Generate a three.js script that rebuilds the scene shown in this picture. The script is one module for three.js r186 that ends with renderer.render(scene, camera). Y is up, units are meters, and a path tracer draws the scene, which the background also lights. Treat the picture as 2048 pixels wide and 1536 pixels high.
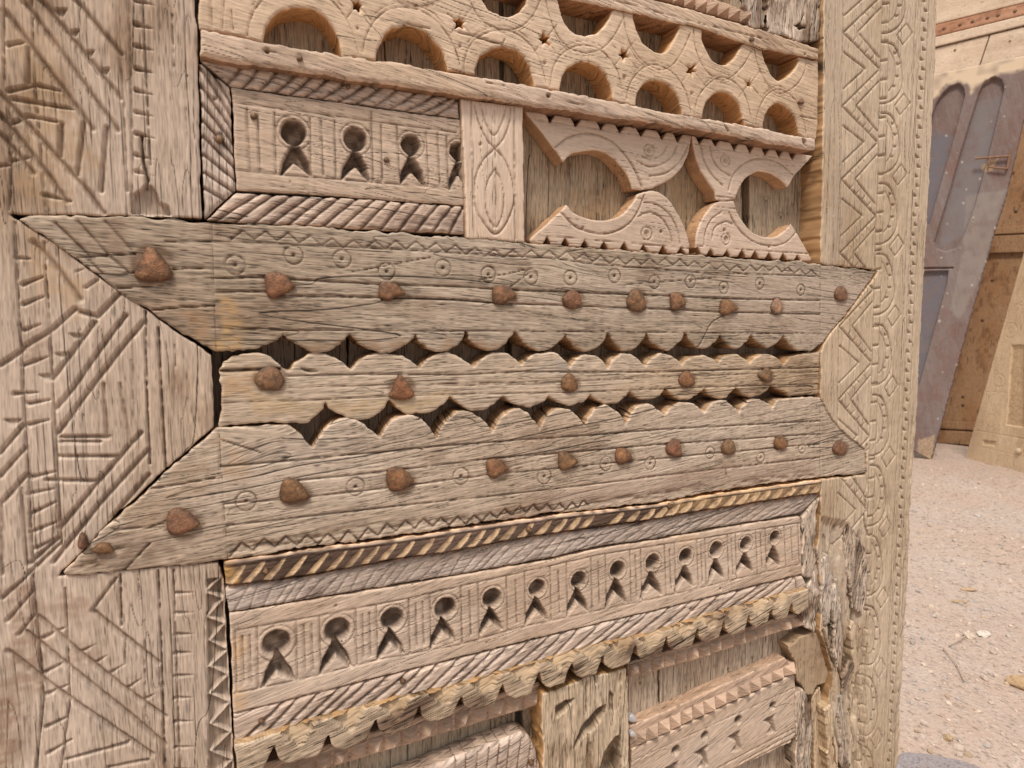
import * as THREE from 'three';
import { mergeGeometries } from 'three/addons/utils/BufferGeometryUtils.js';

// ---------------------------------------------------------------- camera, sky, sun, exposure
const scene = new THREE.Scene();
const F = 1300, EYE = new THREE.Vector3(0, 0.92, 0.64);            // lens in pixels of a 2048 x 1536 frame; eye in metres
const PITCH = Math.atan(119 / F), YAW = 24.4 * Math.PI / 180;
const FWD = new THREE.Vector3(Math.sin(YAW) * Math.cos(PITCH), -Math.sin(PITCH), -Math.cos(YAW) * Math.cos(PITCH));
const camera = new THREE.PerspectiveCamera(2 * Math.atan(768 / F) * 180 / Math.PI, 4 / 3, 0.05, 200);
camera.position.copy(EYE); camera.lookAt(EYE.clone().add(FWD)); camera.updateMatrixWorld();
camera.focus = 0.86; camera.userData.fStop = 11;
const RIGHT = new THREE.Vector3().setFromMatrixColumn(camera.matrixWorld, 0), UP = new THREE.Vector3().setFromMatrixColumn(camera.matrixWorld, 1);

const renderer = new THREE.WebGLRenderer({ antialias: true });
renderer.toneMapping = THREE.LinearToneMapping;
renderer.toneMappingExposure = 2.12;
renderer.shadowMap.enabled = true;

{ // a bright, thinly overcast sky
  const W = 128, H = 64, d = new Float32Array(W * H * 4);
  for (let j = 0; j < H; j++) for (let i = 0; i < W; i++) {
    const el = (j + 0.5) / H * Math.PI - Math.PI / 2, s = Math.max(0, Math.sin(el)), L = el > 0 ? 0.15 + 0.66 * Math.pow(s, 1.2) : 0.15, k = (j * W + i) * 4;
    d[k] = L * 1.0; d[k + 1] = L * 0.985; d[k + 2] = L * 0.97; d[k + 3] = 1;
  }
  const sky = new THREE.DataTexture(d, W, H, THREE.RGBAFormat, THREE.FloatType);
  sky.mapping = THREE.EquirectangularReflectionMapping; sky.magFilter = THREE.LinearFilter; sky.needsUpdate = true;
  scene.background = sky; scene.environment = sky;
}
const sun = new THREE.DirectionalLight(0xfff3e4, 1.5);
sun.position.set(-2.2, 7.5, 3.2); sun.target.position.set(0.6, 0.7, 0);
sun.castShadow = true; sun.shadow.radius = 22; sun.shadow.mapSize.set(2048, 2048);
Object.assign(sun.shadow.camera, { left: -6, right: 6, top: 6, bottom: -6, near: 0.5, far: 30 });
scene.add(sun, sun.target);

// ---------------------------------------------------------------- noise and small helpers
function rng(a) { return () => { a |= 0; a = a + 0x6D2B79F5 | 0; let t = Math.imul(a ^ a >>> 15, 1 | a); t = t + Math.imul(t ^ t >>> 7, 61 | t) ^ t; return ((t ^ t >>> 14) >>> 0) / 4294967296; }; }
const R0 = rng(7), TAB = new Float32Array(65536).map(() => R0() * 2 - 1);
function vn(x, y) {                                                 // smooth value noise, -1 .. 1
  const xi = Math.floor(x), yi = Math.floor(y); let fx = x - xi, fy = y - yi;
  fx = fx * fx * (3 - 2 * fx); fy = fy * fy * (3 - 2 * fy);
  const a = (xi & 255) + ((yi & 255) << 8), b = ((xi + 1) & 255) + ((yi & 255) << 8), c = (xi & 255) + (((yi + 1) & 255) << 8), e = ((xi + 1) & 255) + (((yi + 1) & 255) << 8);
  const p = TAB[a] + (TAB[b] - TAB[a]) * fx, q = TAB[c] + (TAB[e] - TAB[c]) * fx;
  return p + (q - p) * fy;
}
const fbm = (x, y) => 0.55 * vn(x, y) + 0.28 * vn(x * 2.1 + 7, y * 2.1) + 0.17 * vn(x * 4.3, y * 4.3 + 5);
const clamp = (x, a = 0, b = 1) => x < a ? a : x > b ? b : x, lerp = (a, b, t) => a + (b - a) * t;
const ss = (a, b, x) => { const t = clamp((x - a) / (b - a)); return t * t * (3 - 2 * t); };
const pl = (s) => s.trim().split(/\s+/).map((p) => p.split(',').map(Number));
function cr(s, n = 5, closed = false) {                             // Catmull-Rom through the points
  const p = typeof s === 'string' ? pl(s) : s, o = [], N = p.length;
  for (let i = 0; i < (closed ? N : N - 1); i++) {
    const a = closed ? p[(i - 1 + N) % N] : p[Math.max(0, i - 1)], b = p[i], c = p[(i + 1) % N], d = closed ? p[(i + 2) % N] : p[Math.min(N - 1, i + 2)];
    for (let k = 0; k < n; k++) { const t = k / n, q = [0, 1].map((m) => 0.5 * (2 * b[m] + (c[m] - a[m]) * t + (2 * a[m] - 5 * b[m] + 4 * c[m] - d[m]) * t * t + (3 * b[m] - a[m] - 3 * c[m] + d[m]) * t * t * t)); o.push(q); }
  }
  if (!closed) o.push(p[N - 1]);
  return o;
}
function along(line, t) {                                           // point at fraction t (by x order / length) of a polyline
  let L = 0; const l = []; for (let i = 1; i < line.length; i++) { l.push(Math.hypot(line[i][0] - line[i - 1][0], line[i][1] - line[i - 1][1])); L += l[i - 1]; }
  let s = t * L; for (let i = 0; i < l.length; i++) { if (s <= l[i] || i === l.length - 1) { const f = s / l[i]; return [lerp(line[i][0], line[i + 1][0], f), lerp(line[i][1], line[i + 1][1], f)]; } s -= l[i]; }
}
const yOn = (line, x) => { for (let i = 1; i < line.length; i++) if (x <= line[i][0] || i === line.length - 1) { const [x0, y0] = line[i - 1], [x1, y1] = line[i]; return lerp(y0, y1, (x - x0) / (x1 - x0)); } };

// ---------------------------------------------------------------- planes that things are laid out on
class Frame {                                                       // a plane in the place: origin, two axes in it and its normal
  constructor(o, ex, ey) { this.o = o; this.ex = ex; this.ey = ey; this.n = new THREE.Vector3().crossVectors(ex, ey).normalize(); }
  at([px, py], w = 0) {                                             // a sighted point, measured in metres on the plane w in front of this one
    const d = FWD.clone().addScaledVector(RIGHT, (px - 1024) / F).addScaledVector(UP, -(py - 768) / F);
    const p0 = this.o.clone().addScaledVector(this.n, w), t = p0.sub(EYE).dot(this.n) / d.dot(this.n), q = EYE.clone().addScaledVector(d, t).sub(this.o);
    return [q.dot(this.ex), q.dot(this.ey)];
  }
  scale([px, py], w = 0) { const a = this.at([px, py - 5], w), b = this.at([px, py + 5], w); return Math.hypot(a[0] - b[0], a[1] - b[1]) / 10; }
  place(group) { group.matrixAutoUpdate = true; const m = new THREE.Matrix4().makeBasis(this.ex, this.ey, this.n); group.quaternion.setFromRotationMatrix(m); group.position.copy(this.o); }
}
function groundAt(px, py, y = 0) { const d = FWD.clone().addScaledVector(RIGHT, (px - 1024) / F).addScaledVector(UP, -(py - 768) / F); return EYE.clone().addScaledVector(d, (y - EYE.y) / d.y); }

class Sheet {                                                       // one computed wood surface, in metres, shared by the boards of one layer
  constructor(frame, x0, y0, x1, y1, texel) {
    Object.assign(this, { frame, x0, y0, texel, W: Math.min(2048, Math.ceil((x1 - x0) / texel)), H: Math.min(2048, Math.ceil((y1 - y0) / texel)) });
    const n = this.W * this.H;
    this.col = new Uint8Array(n * 4).fill(255); this.bmp = new Uint8Array(n * 4).fill(128); this.best = new Float32Array(n).fill(1);
    const t = (a, srgb) => { const x = new THREE.DataTexture(a, this.W, this.H); x.magFilter = THREE.LinearFilter; x.minFilter = THREE.LinearFilter; if (srgb) x.colorSpace = THREE.SRGBColorSpace; x.needsUpdate = true; return x; };
    this.material = new THREE.MeshStandardMaterial({ map: t(this.col, true), bumpMap: t(this.bmp), bumpScale: 0.0024, roughness: 0.86, vertexColors: true });
    this.material.specularIntensity = 0.4;
  }
}
const enc = (c) => c <= 0.0031308 ? 12.92 * c : 1.055 * Math.pow(c, 1 / 2.4) - 0.055;
const LUT = new Uint8Array(1025).map((_, i) => Math.round(255 * enc(i / 1024)));
const to8 = (c) => LUT[c <= 0 ? 0 : c >= 1 ? 1024 : (c * 1024) | 0];

// signed distance to a closed polygon (negative inside)
function polySDF(P) {
  const n = P.length, X = new Float64Array(n + 1), Y = new Float64Array(n + 1); P.forEach((p, i) => { X[i] = p[0]; Y[i] = p[1]; }); X[n] = P[0][0]; Y[n] = P[0][1];
  return (x, y) => {
    let d = 1e9, s = 1;
    for (let i = 0; i < n; i++) {
      const ax = X[i], ay = Y[i], bx = X[i + 1], by = Y[i + 1], ex = bx - ax, ey = by - ay, wx = x - ax, wy = y - ay;
      let t = (wx * ex + wy * ey) / (ex * ex + ey * ey + 1e-20); t = t < 0 ? 0 : t > 1 ? 1 : t;
      const qx = wx - ex * t, qy = wy - ey * t, q = qx * qx + qy * qy; if (q < d) d = q;
      if ((ay > y) !== (by > y) && x < ax + ex * (y - ay) / ey) s = -s;
    }
    return s * Math.sqrt(d);
  };
}
const bbox = (P, m = 0) => [Math.min(...P.map((p) => p[0])) - m, Math.min(...P.map((p) => p[1])) - m, Math.max(...P.map((p) => p[0])) + m, Math.max(...P.map((p) => p[1])) + m];

// marching squares: a front surface inside sdf < 0 with height z(u, v, sd), and walls down to the back
function fieldMesh({ box, cell, sdf, z, back, uv, tint, wallTint, wallSlope = 0 }) {
  const [x0, y0, x1, y1] = box, nx = Math.ceil((x1 - x0) / cell) + 1, ny = Math.ceil((y1 - y0) / cell) + 1;
  const D = new Float32Array(nx * ny);
  for (let j = 0; j < ny; j++) for (let i = 0; i < nx; i++) { let s = sdf(x0 + i * cell, y0 + j * cell); if (Math.abs(s) < 1e-6) s = 1e-6; D[j * nx + i] = s; }
  const pos = [], uvs = [], col = [], idx = [], wall = [];
  const vid = new Int32Array(nx * ny).fill(-1), hid = new Int32Array(nx * ny).fill(-1), vvd = new Int32Array(nx * ny).fill(-1);
  const put = (u, v, sd) => { pos.push(u, v, z(u, v, sd)); const t = uv(u, v); uvs.push(t[0], t[1]); const c = tint ? tint(u, v) : [1, 1, 1]; col.push(c[0], c[1], c[2]); return pos.length / 3 - 1; };
  const node = (i, j) => { const k = j * nx + i; return vid[k] >= 0 ? vid[k] : (vid[k] = put(x0 + i * cell, y0 + j * cell, D[k])); };
  const he = (i, j) => { const k = j * nx + i; if (hid[k] >= 0) return hid[k]; const a = D[k], b = D[k + 1], t = clamp(a / (a - b), 0.02, 0.98); return hid[k] = put(x0 + (i + t) * cell, y0 + j * cell, 0); };
  const ve = (i, j) => { const k = j * nx + i; if (vvd[k] >= 0) return vvd[k]; const a = D[k], b = D[k + nx], t = clamp(a / (a - b), 0.02, 0.98); return vvd[k] = put(x0 + i * cell, y0 + (j + t) * cell, 0); };
  for (let j = 0; j < ny - 1; j++) for (let i = 0; i < nx - 1; i++) {
    const k = j * nx + i, m = (D[k] < 0 ? 1 : 0) | (D[k + 1] < 0 ? 2 : 0) | (D[k + nx + 1] < 0 ? 4 : 0) | (D[k + nx] < 0 ? 8 : 0);
    if (!m) continue;
    if (m === 15) { const a = node(i, j), b = node(i + 1, j), c = node(i + 1, j + 1), d = node(i, j + 1); if ((i + j) & 1) idx.push(a, b, c, a, c, d); else idx.push(a, b, d, b, c, d); continue; }
    const A = () => node(i, j), B = () => node(i + 1, j), C = () => node(i + 1, j + 1), E = () => node(i, j + 1), b = () => he(i, j), r = () => ve(i + 1, j), t = () => he(i, j + 1), l = () => ve(i, j);
    const poly = { 1: [[A, b, l]], 2: [[b, B, r]], 3: [[A, B, r, l]], 4: [[r, C, t]], 5: [[A, b, l], [r, C, t]], 6: [[b, B, C, t]], 7: [[A, B, C, t, l]], 8: [[l, t, E]], 9: [[A, b, t, E]], 10: [[b, B, r], [l, t, E]], 11: [[A, B, r, t, E]], 12: [[l, r, C, E]], 13: [[A, b, r, C, E]], 14: [[b, B, C, E, l]] }[m];
    for (const q of poly) { const v = q.map((f) => f()); for (let n = 1; n < v.length - 1; n++) idx.push(v[0], v[n], v[n + 1]); }
    const seg = { 1: [[b, l]], 2: [[r, b]], 3: [[r, l]], 4: [[t, r]], 5: [[b, l], [t, r]], 6: [[t, b]], 7: [[t, l]], 8: [[l, t]], 9: [[b, t]], 10: [[r, b], [l, t]], 11: [[r, t]], 12: [[l, r]], 13: [[b, r]], 14: [[l, b]] }[m];
    for (const [p, q] of seg) wall.push(p(), q());
  }
  if (!idx.length) return null;
  const g0 = new THREE.BufferGeometry();
  g0.setAttribute('position', new THREE.Float32BufferAttribute(pos, 3)); g0.setIndex(idx); g0.computeVertexNormals();
  const N = Array.from(g0.attributes.normal.array);
  if (back !== undefined) {
    const wv = new Map(), e = cell * 1.2;
    const wput = (k) => {
      if (wv.has(k)) return wv.get(k);
      const u = pos[k * 3], v = pos[k * 3 + 1], zz = pos[k * 3 + 2];
      let gx = sdf(u + e, v) - sdf(u - e, v), gy = sdf(u, v + e) - sdf(u, v - e); const L = Math.hypot(gx, gy) || 1; gx /= L; gy /= L;
      const id = pos.length / 3, c = wallTint ?? [0.9, 0.86, 0.8], dep = Math.max(0.0005, zz - back), rows = dep > 0.008 ? 4 : 2;
      const out = [];
      for (let s = 0; s < 4; s++) {
        const f = Math.min(1, s / (rows - 1)), rg = s && rows > 2 ? 0.0007 * fbm(u * 190 + s * 9, v * 190 + s * 5) : 0, o = wallSlope * dep * f + rg;
        const zr = zz - dep * f;
        pos.push(u + gx * o, v + gy * o, zr); N.push(gx, gy, 0); const dd = (dep * f) % 0.014, un = 0.0005 + (dd > 0.007 ? 0.014 - dd : dd), q = uv(u - gx * un, v - gy * un); uvs.push(q[0], q[1]);
        const m = 1 + 0.13 * fbm(u * 120 + s, v * 120 - s * 3); col.push(c[0] * m, c[1] * m, c[2] * m); out.push(id + s);
        if (rows === 2 && s === 1) break;
      }
      wv.set(k, out); return out;
    };
    for (let n = 0; n < wall.length; n += 2) { const a = wput(wall[n]), b = wput(wall[n + 1]), m = Math.min(a.length, b.length); if (a.length === b.length) for (let s = 0; s < m - 1; s++) idx.push(b[s], a[s], a[s + 1], b[s], a[s + 1], b[s + 1]); else { const la = a[a.length - 1], lb = b[b.length - 1]; idx.push(b[0], a[0], la, b[0], la, lb); } }
  }
  const g = new THREE.BufferGeometry();
  g.setAttribute('position', new THREE.Float32BufferAttribute(pos, 3)); g.setAttribute('normal', new THREE.Float32BufferAttribute(N, 3));
  g.setAttribute('uv', new THREE.Float32BufferAttribute(uvs, 2)); g.setAttribute('color', new THREE.Float32BufferAttribute(col, 3)); g.setIndex(idx);
  return g;
}
function meshOf(name, g, mat, parent, label) { const m = new THREE.Mesh(g, mat); m.name = name; m.castShadow = m.receiveShadow = true; if (label) m.userData.label = label; parent.add(m); return m; }

// ---------------------------------------------------------------- wood
const OUT = [0, 0, 0, 0], WB = [1.005, 0.995, 1.0], SAT = 0.93;
function wood(p, s, t) {                                            // s along the grain, t across it, metres; colour (linear) and fine height in OUT
  const sd = p.seed * 17.31;
  let tt = t + 0.0035 * vn(s * 5 + sd, t * 9 + sd) + 0.0011 * vn(s * 21 + sd, t * 40);
  for (const k of p.knots ?? []) { const dx = (s - k[0]) * 0.55, dy = t - k[1], r = Math.hypot(dx, dy); tt += (dy >= 0 ? 1 : -1) * k[2] * Math.exp(-r * r / (k[2] * k[2] * 2.5)) * 0.8; }
  const f1 = vn(s * 16 + sd, tt * 430), f2 = vn(s * 48 - sd, tt * 1500 + sd), f3 = vn(s * 3.2 + sd * 2, tt * 105), bl = fbm(s * 5 + sd * 3, t * 13 + sd), b2 = vn(s * 26 + sd, t * 38 - sd);
  const sp = vn(s * 105 + sd, tt * 1530), sq = vn(s * 150 - sd, tt * 1530 + 5), late = ss(0.25, 0.85, vn(s * 1.7 + sd, tt * 215 + sd));
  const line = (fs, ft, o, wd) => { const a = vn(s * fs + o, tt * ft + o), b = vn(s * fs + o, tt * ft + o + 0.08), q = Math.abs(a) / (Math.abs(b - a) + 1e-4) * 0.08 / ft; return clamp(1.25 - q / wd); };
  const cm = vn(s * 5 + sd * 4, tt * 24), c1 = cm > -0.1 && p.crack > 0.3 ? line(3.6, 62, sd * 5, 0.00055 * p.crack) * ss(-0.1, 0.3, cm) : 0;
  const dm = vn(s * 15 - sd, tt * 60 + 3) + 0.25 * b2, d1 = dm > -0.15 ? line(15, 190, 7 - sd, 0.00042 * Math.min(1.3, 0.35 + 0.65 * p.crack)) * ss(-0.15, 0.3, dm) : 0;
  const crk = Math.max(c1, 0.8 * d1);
  const tone = Math.sin(p.seed * 7.77), g = clamp(0.5 + 1.15 * bl + 0.2 * f3 + 0.22 * tone) * (p.grayAmt ?? 0.68), br = ss(0.15, 0.75, 0.6 * b2 + 0.6 * bl * -1 + 0.3 * f3) * (p.brownAmt ?? 0.45);
  const po = clamp(-sp * 2.2 - 0.75 + 0.4 * b2), k = (1 + 0.035 * Math.sin(p.seed * 3.3) + 0.13 * bl + p.fib * (0.07 * f1 + 0.27 * f2 + 0.10 * f3 + 0.26 * sq) - 0.09 * p.fib * late - 0.44 * po * p.fib) * (1 - 0.92 * crk);  // crack factor darkens the colour for dirt plus self-shadow the bump map cannot cast
  for (let c = 0; c < 3; c++) { let v = lerp(p.col[c], p.gray[c], g); v = lerp(v, p.brown[c], br); OUT[c] = v * WB[c]; }
  const lum = 0.3 * OUT[0] + 0.59 * OUT[1] + 0.11 * OUT[2]; for (let c = 0; c < 3; c++) OUT[c] = (lum + (OUT[c] - lum) * SAT) * k;
  OUT[3] = p.fib * (0.08 * f1 + 0.12 * f2 + 0.10 * sq + 0.05 * f3 - 0.10 * late - 0.3 * po) - 0.75 * crk - 0.1 * br;
}
let seeds = 1;
const style = (o) => ({ col: [0.42, 0.31, 0.21], gray: [0.42, 0.35, 0.285], brown: [0.25, 0.15, 0.085], fib: 1, crack: 1, dirt: [0.20, 0.12, 0.07], dirtAmt: 0.5, ...o });
const ST = {
  stile: style({ col: [0.455, 0.34, 0.245], gray: [0.45, 0.37, 0.31], brown: [0.25, 0.165, 0.105], brownAmt: 0.8, dirt: [0.13, 0.082, 0.05], dirtAmt: 0.6, crack: 0.75, fib: 0.75, deep: 1.2 }),
  stileR: style({ col: [0.45, 0.345, 0.235], gray: [0.46, 0.375, 0.285], brownAmt: 0.3, dirt: [0.14, 0.09, 0.05], dirtAmt: 0.6, crack: 0.5, fib: 0.6, deep: 0.85 }),
  batten: style({ col: [0.355, 0.275, 0.20], gray: [0.385, 0.32, 0.258], brown: [0.21, 0.13, 0.08], crack: 1.15, dirt: [0.10, 0.06, 0.04], dirtAmt: 0.85, fib: 1.05 }),
  lattice: style({ col: [0.54, 0.40, 0.275], gray: [0.53, 0.42, 0.325], grayAmt: 0.5, brownAmt: 0.25, crack: 0.55, fib: 0.65, dirt: [0.16, 0.085, 0.045], dirtAmt: 0.85 }),
  ledge: style({ col: [0.52, 0.385, 0.27], gray: [0.46, 0.365, 0.305], brown: [0.24, 0.15, 0.10], brownAmt: 0.55, crack: 0.6, fib: 0.85 }),
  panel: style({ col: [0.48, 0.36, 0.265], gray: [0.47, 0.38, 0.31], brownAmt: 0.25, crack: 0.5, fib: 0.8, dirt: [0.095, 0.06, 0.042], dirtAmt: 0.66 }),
  mould: style({ deep: 1.2, col: [0.48, 0.365, 0.285], gray: [0.47, 0.395, 0.345], brown: [0.20, 0.125, 0.09], brownAmt: 0.55, crack: 0.9, dirt: [0.13, 0.075, 0.05], dirtAmt: 0.8 }),
  mouldDark: style({ col: [0.40, 0.315, 0.255], gray: [0.42, 0.36, 0.325], brown: [0.14, 0.095, 0.08], brownAmt: 0.75, crack: 1.2, dirt: [0.46, 0.37, 0.29], dirtAmt: 0.5 }),
  bracket: style({ deep: 1.5, col: [0.56, 0.435, 0.34], gray: [0.55, 0.45, 0.37], grayAmt: 0.7, brownAmt: 0.1, crack: 0.25, fib: 0.4, dirt: [0.26, 0.16, 0.10], dirtAmt: 0.6 }),
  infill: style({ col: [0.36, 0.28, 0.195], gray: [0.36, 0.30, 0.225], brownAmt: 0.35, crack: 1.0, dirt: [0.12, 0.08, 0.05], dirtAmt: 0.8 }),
  stripe: style({ col: [0.095, 0.06, 0.042], gray: [0.12, 0.082, 0.064], brown: [0.06, 0.038, 0.028], crack: 0.6, dirt: [0.57, 0.41, 0.26], dirtAmt: 1 }),
  saw: style({ col: [0.43, 0.325, 0.22], gray: [0.40, 0.32, 0.24], brown: [0.13, 0.075, 0.05], brownAmt: 0.85, crack: 1.5, fib: 1.3, dirt: [0.50, 0.345, 0.20], dirtAmt: 0.8 }),
  bead: style({ col: [0.46, 0.315, 0.225], gray: [0.42, 0.32, 0.245], brownAmt: 0.4, crack: 0.5 }),
  pale: style({ col: [0.50, 0.365, 0.23], gray: [0.48, 0.37, 0.25], brownAmt: 0.4, crack: 1.1, dirt: [0.22, 0.13, 0.07], dirtAmt: 0.7 }),
  rot: style({ col: [0.42, 0.335, 0.26], gray: [0.46, 0.40, 0.35], brown: [0.16, 0.10, 0.065], brownAmt: 0.9, crack: 1.6, fib: 1.5 }),
  mud: style({ col: [0.37, 0.27, 0.175], gray: [0.37, 0.285, 0.2], brownAmt: 0.15, crack: 0.2, fib: 0.4 }),
  back: style({ col: [0.13, 0.095, 0.065], gray: [0.12, 0.09, 0.07], crack: 1 }),
};

// carving tools: each returns an operation on a board, measured on the photograph of the door
const cut = (pts, w = 4, d = 2, o = {}) => ({ k: 'cut', p: typeof pts === 'string' ? pl(pts) : pts, w, d, w2: o.w2 ?? w, d2: o.d2 ?? d, ...o });
const cuts = (list, w, d, o) => list.trim().split('|').map((s) => cut(s, w, d, o));
const wedge = (a, b, w = 5, d = 2.6) => cut([a, b], w, d, { w2: 0.8, d2: 0.3 });
const chip = (tri, d = 3, o = {}) => ({ k: 'chip', p: typeof tri === 'string' ? pl(tri) : tri, d, ...o });
const sink = (p, d, slope = 3, o = {}) => ({ k: 'sink', p: typeof p === 'string' ? pl(p) : p, d, slope, ...o });
const ring = (c, r, w = 1.9, d = 1.1, dot = true) => ({ k: 'ring', c, r, w, d, dot });
const erode = (p, d, fx, fy, o = {}) => ({ k: 'erode', p: typeof p === 'string' ? pl(p) : p, d, fx, fy, ...o });

function board(sheet, parent, name, o) {
  const fr = sheet.frame, w = o.z ?? 0, st = { ...o.st, seed: o.seed ?? seeds++, ...(o.over ?? {}) }, tx = sheet.texel;
  const conv = (q) => q.map((p) => fr.at(p, w)), P = conv(typeof o.outline === 'string' ? pl(o.outline) : o.outline);
  const MARG = 0.009, b = bbox(P, MARG);
  const i0 = Math.floor((b[0] - sheet.x0) / tx), j0 = Math.floor((b[1] - sheet.y0) / tx), nx = Math.ceil((b[2] - b[0]) / tx) + 2, ny = Math.ceil((b[3] - b[1]) / tx) + 2;
  const bx = sheet.x0 + i0 * tx, by = sheet.y0 + j0 * tx;
  const S = new Float32Array(nx * ny), Hc = new Float32Array(nx * ny), K = new Float32Array(nx * ny);
  const f = polySDF(P), rough = o.rough ?? 0.0005;
  const coarse = P.length > 40;
  if (coarse) {                                                     // long outlines: exact near the edge, blocks elsewhere
    const B = 8;
    for (let J = 0; J < ny; J += B) for (let I = 0; I < nx; I += B) {
      const m = f(bx + (I + B / 2) * tx, by + (J + B / 2) * tx), far = Math.abs(m) > B * tx * 1.6;
      for (let j = J; j < Math.min(ny, J + B); j++) for (let i = I; i < Math.min(nx, I + B); i++) S[j * nx + i] = far ? m : f(bx + i * tx, by + j * tx);
    }
  } else for (let j = 0; j < ny; j++) for (let i = 0; i < nx; i++) S[j * nx + i] = f(bx + i * tx, by + j * tx);
  const each = (box, fn) => { const a = Math.max(0, Math.floor((box[0] - bx) / tx)), c = Math.min(nx - 1, Math.ceil((box[2] - bx) / tx)), d = Math.max(0, Math.floor((box[1] - by) / tx)), e = Math.min(ny - 1, Math.ceil((box[3] - by) / tx)); for (let j = d; j <= e; j++) for (let i = a; i <= c; i++) fn(j * nx + i, bx + i * tx, by + j * tx); };
  for (const h of o.holes ?? []) { const Q = conv(h), g = polySDF(Q); each(bbox(Q, 0.012), (k, u, v) => { const s = -g(u, v); if (s > S[k]) S[k] = s; }); }
  if (rough) for (let k = 0, j = 0; j < ny; j++) for (let i = 0; i < nx; i++, k++) if (Math.abs(S[k]) < 0.006) { const u = bx + i * tx, v = by + j * tx; S[k] += rough * (1.2 * vn(u * 70 + st.seed, v * 70) + 0.8 * vn(u * 230, v * 230 + st.seed)); }
  // carving
  const segCut = (a, c, w0, w1, d0, d1, op) => {
    const hw = Math.max(w0, w1) / 2 + 0.0004, dx = c[0] - a[0], dy = c[1] - a[1], L2 = dx * dx + dy * dy + 1e-12;
    each([Math.min(a[0], c[0]) - hw, Math.min(a[1], c[1]) - hw, Math.max(a[0], c[0]) + hw, Math.max(a[1], c[1]) + hw], (k, u, v) => {
      if (S[k] > 0.003) return;
      const t = clamp(((u - a[0]) * dx + (v - a[1]) * dy) / L2), q = Math.hypot(u - a[0] - dx * t, v - a[1] - dy * t) + 0.0003 * vn(u * 260, v * 260), h = lerp(w0, w1, t) / 2, e = 1 - q / h;
      if (e <= 0) return;
      const prof = op.flat ? Math.min(1, e * 3) : Math.min(1, e * 1.2), dep = lerp(d0, d1, t) * 1.5 * (st.deep ?? 1) * prof * (1 + 0.25 * vn(u * 60 + 9, v * 60));
      if (op.up) Hc[k] = Math.max(Hc[k], -lerp(d0, d1, t) * 1.7 * (1 - Math.min(1, e * 2.0)));
      else if (-dep < Hc[k]) Hc[k] = -dep;
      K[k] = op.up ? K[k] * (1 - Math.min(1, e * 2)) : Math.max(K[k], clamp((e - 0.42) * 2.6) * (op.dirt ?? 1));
    });
  };
  const lineCut = (pts, op, closed) => {
    const Q = pts, n = Q.length - 1; let L = 0; const l = []; for (let i = 0; i < n; i++) { l.push(Math.hypot(Q[i + 1][0] - Q[i][0], Q[i + 1][1] - Q[i][1])); L += l[i]; }
    let s = 0; for (let i = 0; i < n; i++) { const a = s / L, c = (s + l[i]) / L; s += l[i]; segCut(Q[i], Q[i + 1], lerp(op.w, op.w2 ?? op.w, a) / 1000, lerp(op.w, op.w2 ?? op.w, c) / 1000, lerp(op.d, op.d2 ?? op.d, a) / 1000, lerp(op.d, op.d2 ?? op.d, c) / 1000, op); }
  };
  for (const op of (o.ops ?? []).flat(3)) {
    if (op.k === 'cut') lineCut(conv(op.p), op);
    else if (op.k === 'ring') {
      const c = fr.at(op.c, w), r = op.r * fr.scale(op.c, w), Q = []; for (let i = 0; i <= 28; i++) Q.push([c[0] + r * Math.cos(i / 14 * Math.PI), c[1] + r * Math.sin(i / 14 * Math.PI)]);
      lineCut(Q, op); if (op.dot) each([c[0] - 0.004, c[1] - 0.004, c[0] + 0.004, c[1] + 0.004], (k, u, v) => { const q = Math.hypot(u - c[0], v - c[1]), e = clamp(1.6 - q / 0.0014); if (e > 0) { Hc[k] = Math.min(Hc[k], -0.003 * e); K[k] = Math.max(K[k], e); } });
    } else if (op.k === 'chip') {
      const [a, c, e] = conv(op.p), g = polySDF([a, c, e]), m = [(a[0] + c[0]) / 2, (a[1] + c[1]) / 2], dx = e[0] - m[0], dy = e[1] - m[1], L2 = dx * dx + dy * dy;
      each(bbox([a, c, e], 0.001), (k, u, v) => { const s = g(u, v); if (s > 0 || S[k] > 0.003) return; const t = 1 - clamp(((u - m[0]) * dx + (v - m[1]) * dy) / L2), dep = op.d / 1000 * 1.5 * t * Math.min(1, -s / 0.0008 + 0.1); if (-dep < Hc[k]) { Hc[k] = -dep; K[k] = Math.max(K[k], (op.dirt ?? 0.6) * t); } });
    } else if (op.k === 'sink') {
      const Qs = (op.multi ?? [op.p]).map(conv), gs = Qs.map(polySDF), cs = (op.circles ?? []).map(([c, r]) => [...fr.at(c, w), r * fr.scale(c, w)]);
      const all = [...Qs.flat(), ...cs.flatMap(([x, y, r]) => [[x - r, y - r], [x + r, y + r]])];
      each(bbox(all, 0.002), (k, u, v) => { let s = 1; for (const g of gs) s = Math.min(s, g(u, v)); for (const c of cs) s = Math.min(s, Math.hypot(u - c[0], v - c[1]) - c[2]); s += 0.0004 * vn(u * 240, v * 240); if (s > 0 || S[k] > 0.003) return;
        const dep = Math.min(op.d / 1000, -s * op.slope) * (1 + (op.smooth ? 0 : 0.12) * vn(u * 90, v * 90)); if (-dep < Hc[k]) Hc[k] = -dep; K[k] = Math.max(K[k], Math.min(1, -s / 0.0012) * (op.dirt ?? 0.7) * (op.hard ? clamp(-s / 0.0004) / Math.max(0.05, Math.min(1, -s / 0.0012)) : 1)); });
    } else if (op.k === 'erode') {
      const Q = conv(op.p), g = polySDF(Q);
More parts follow.
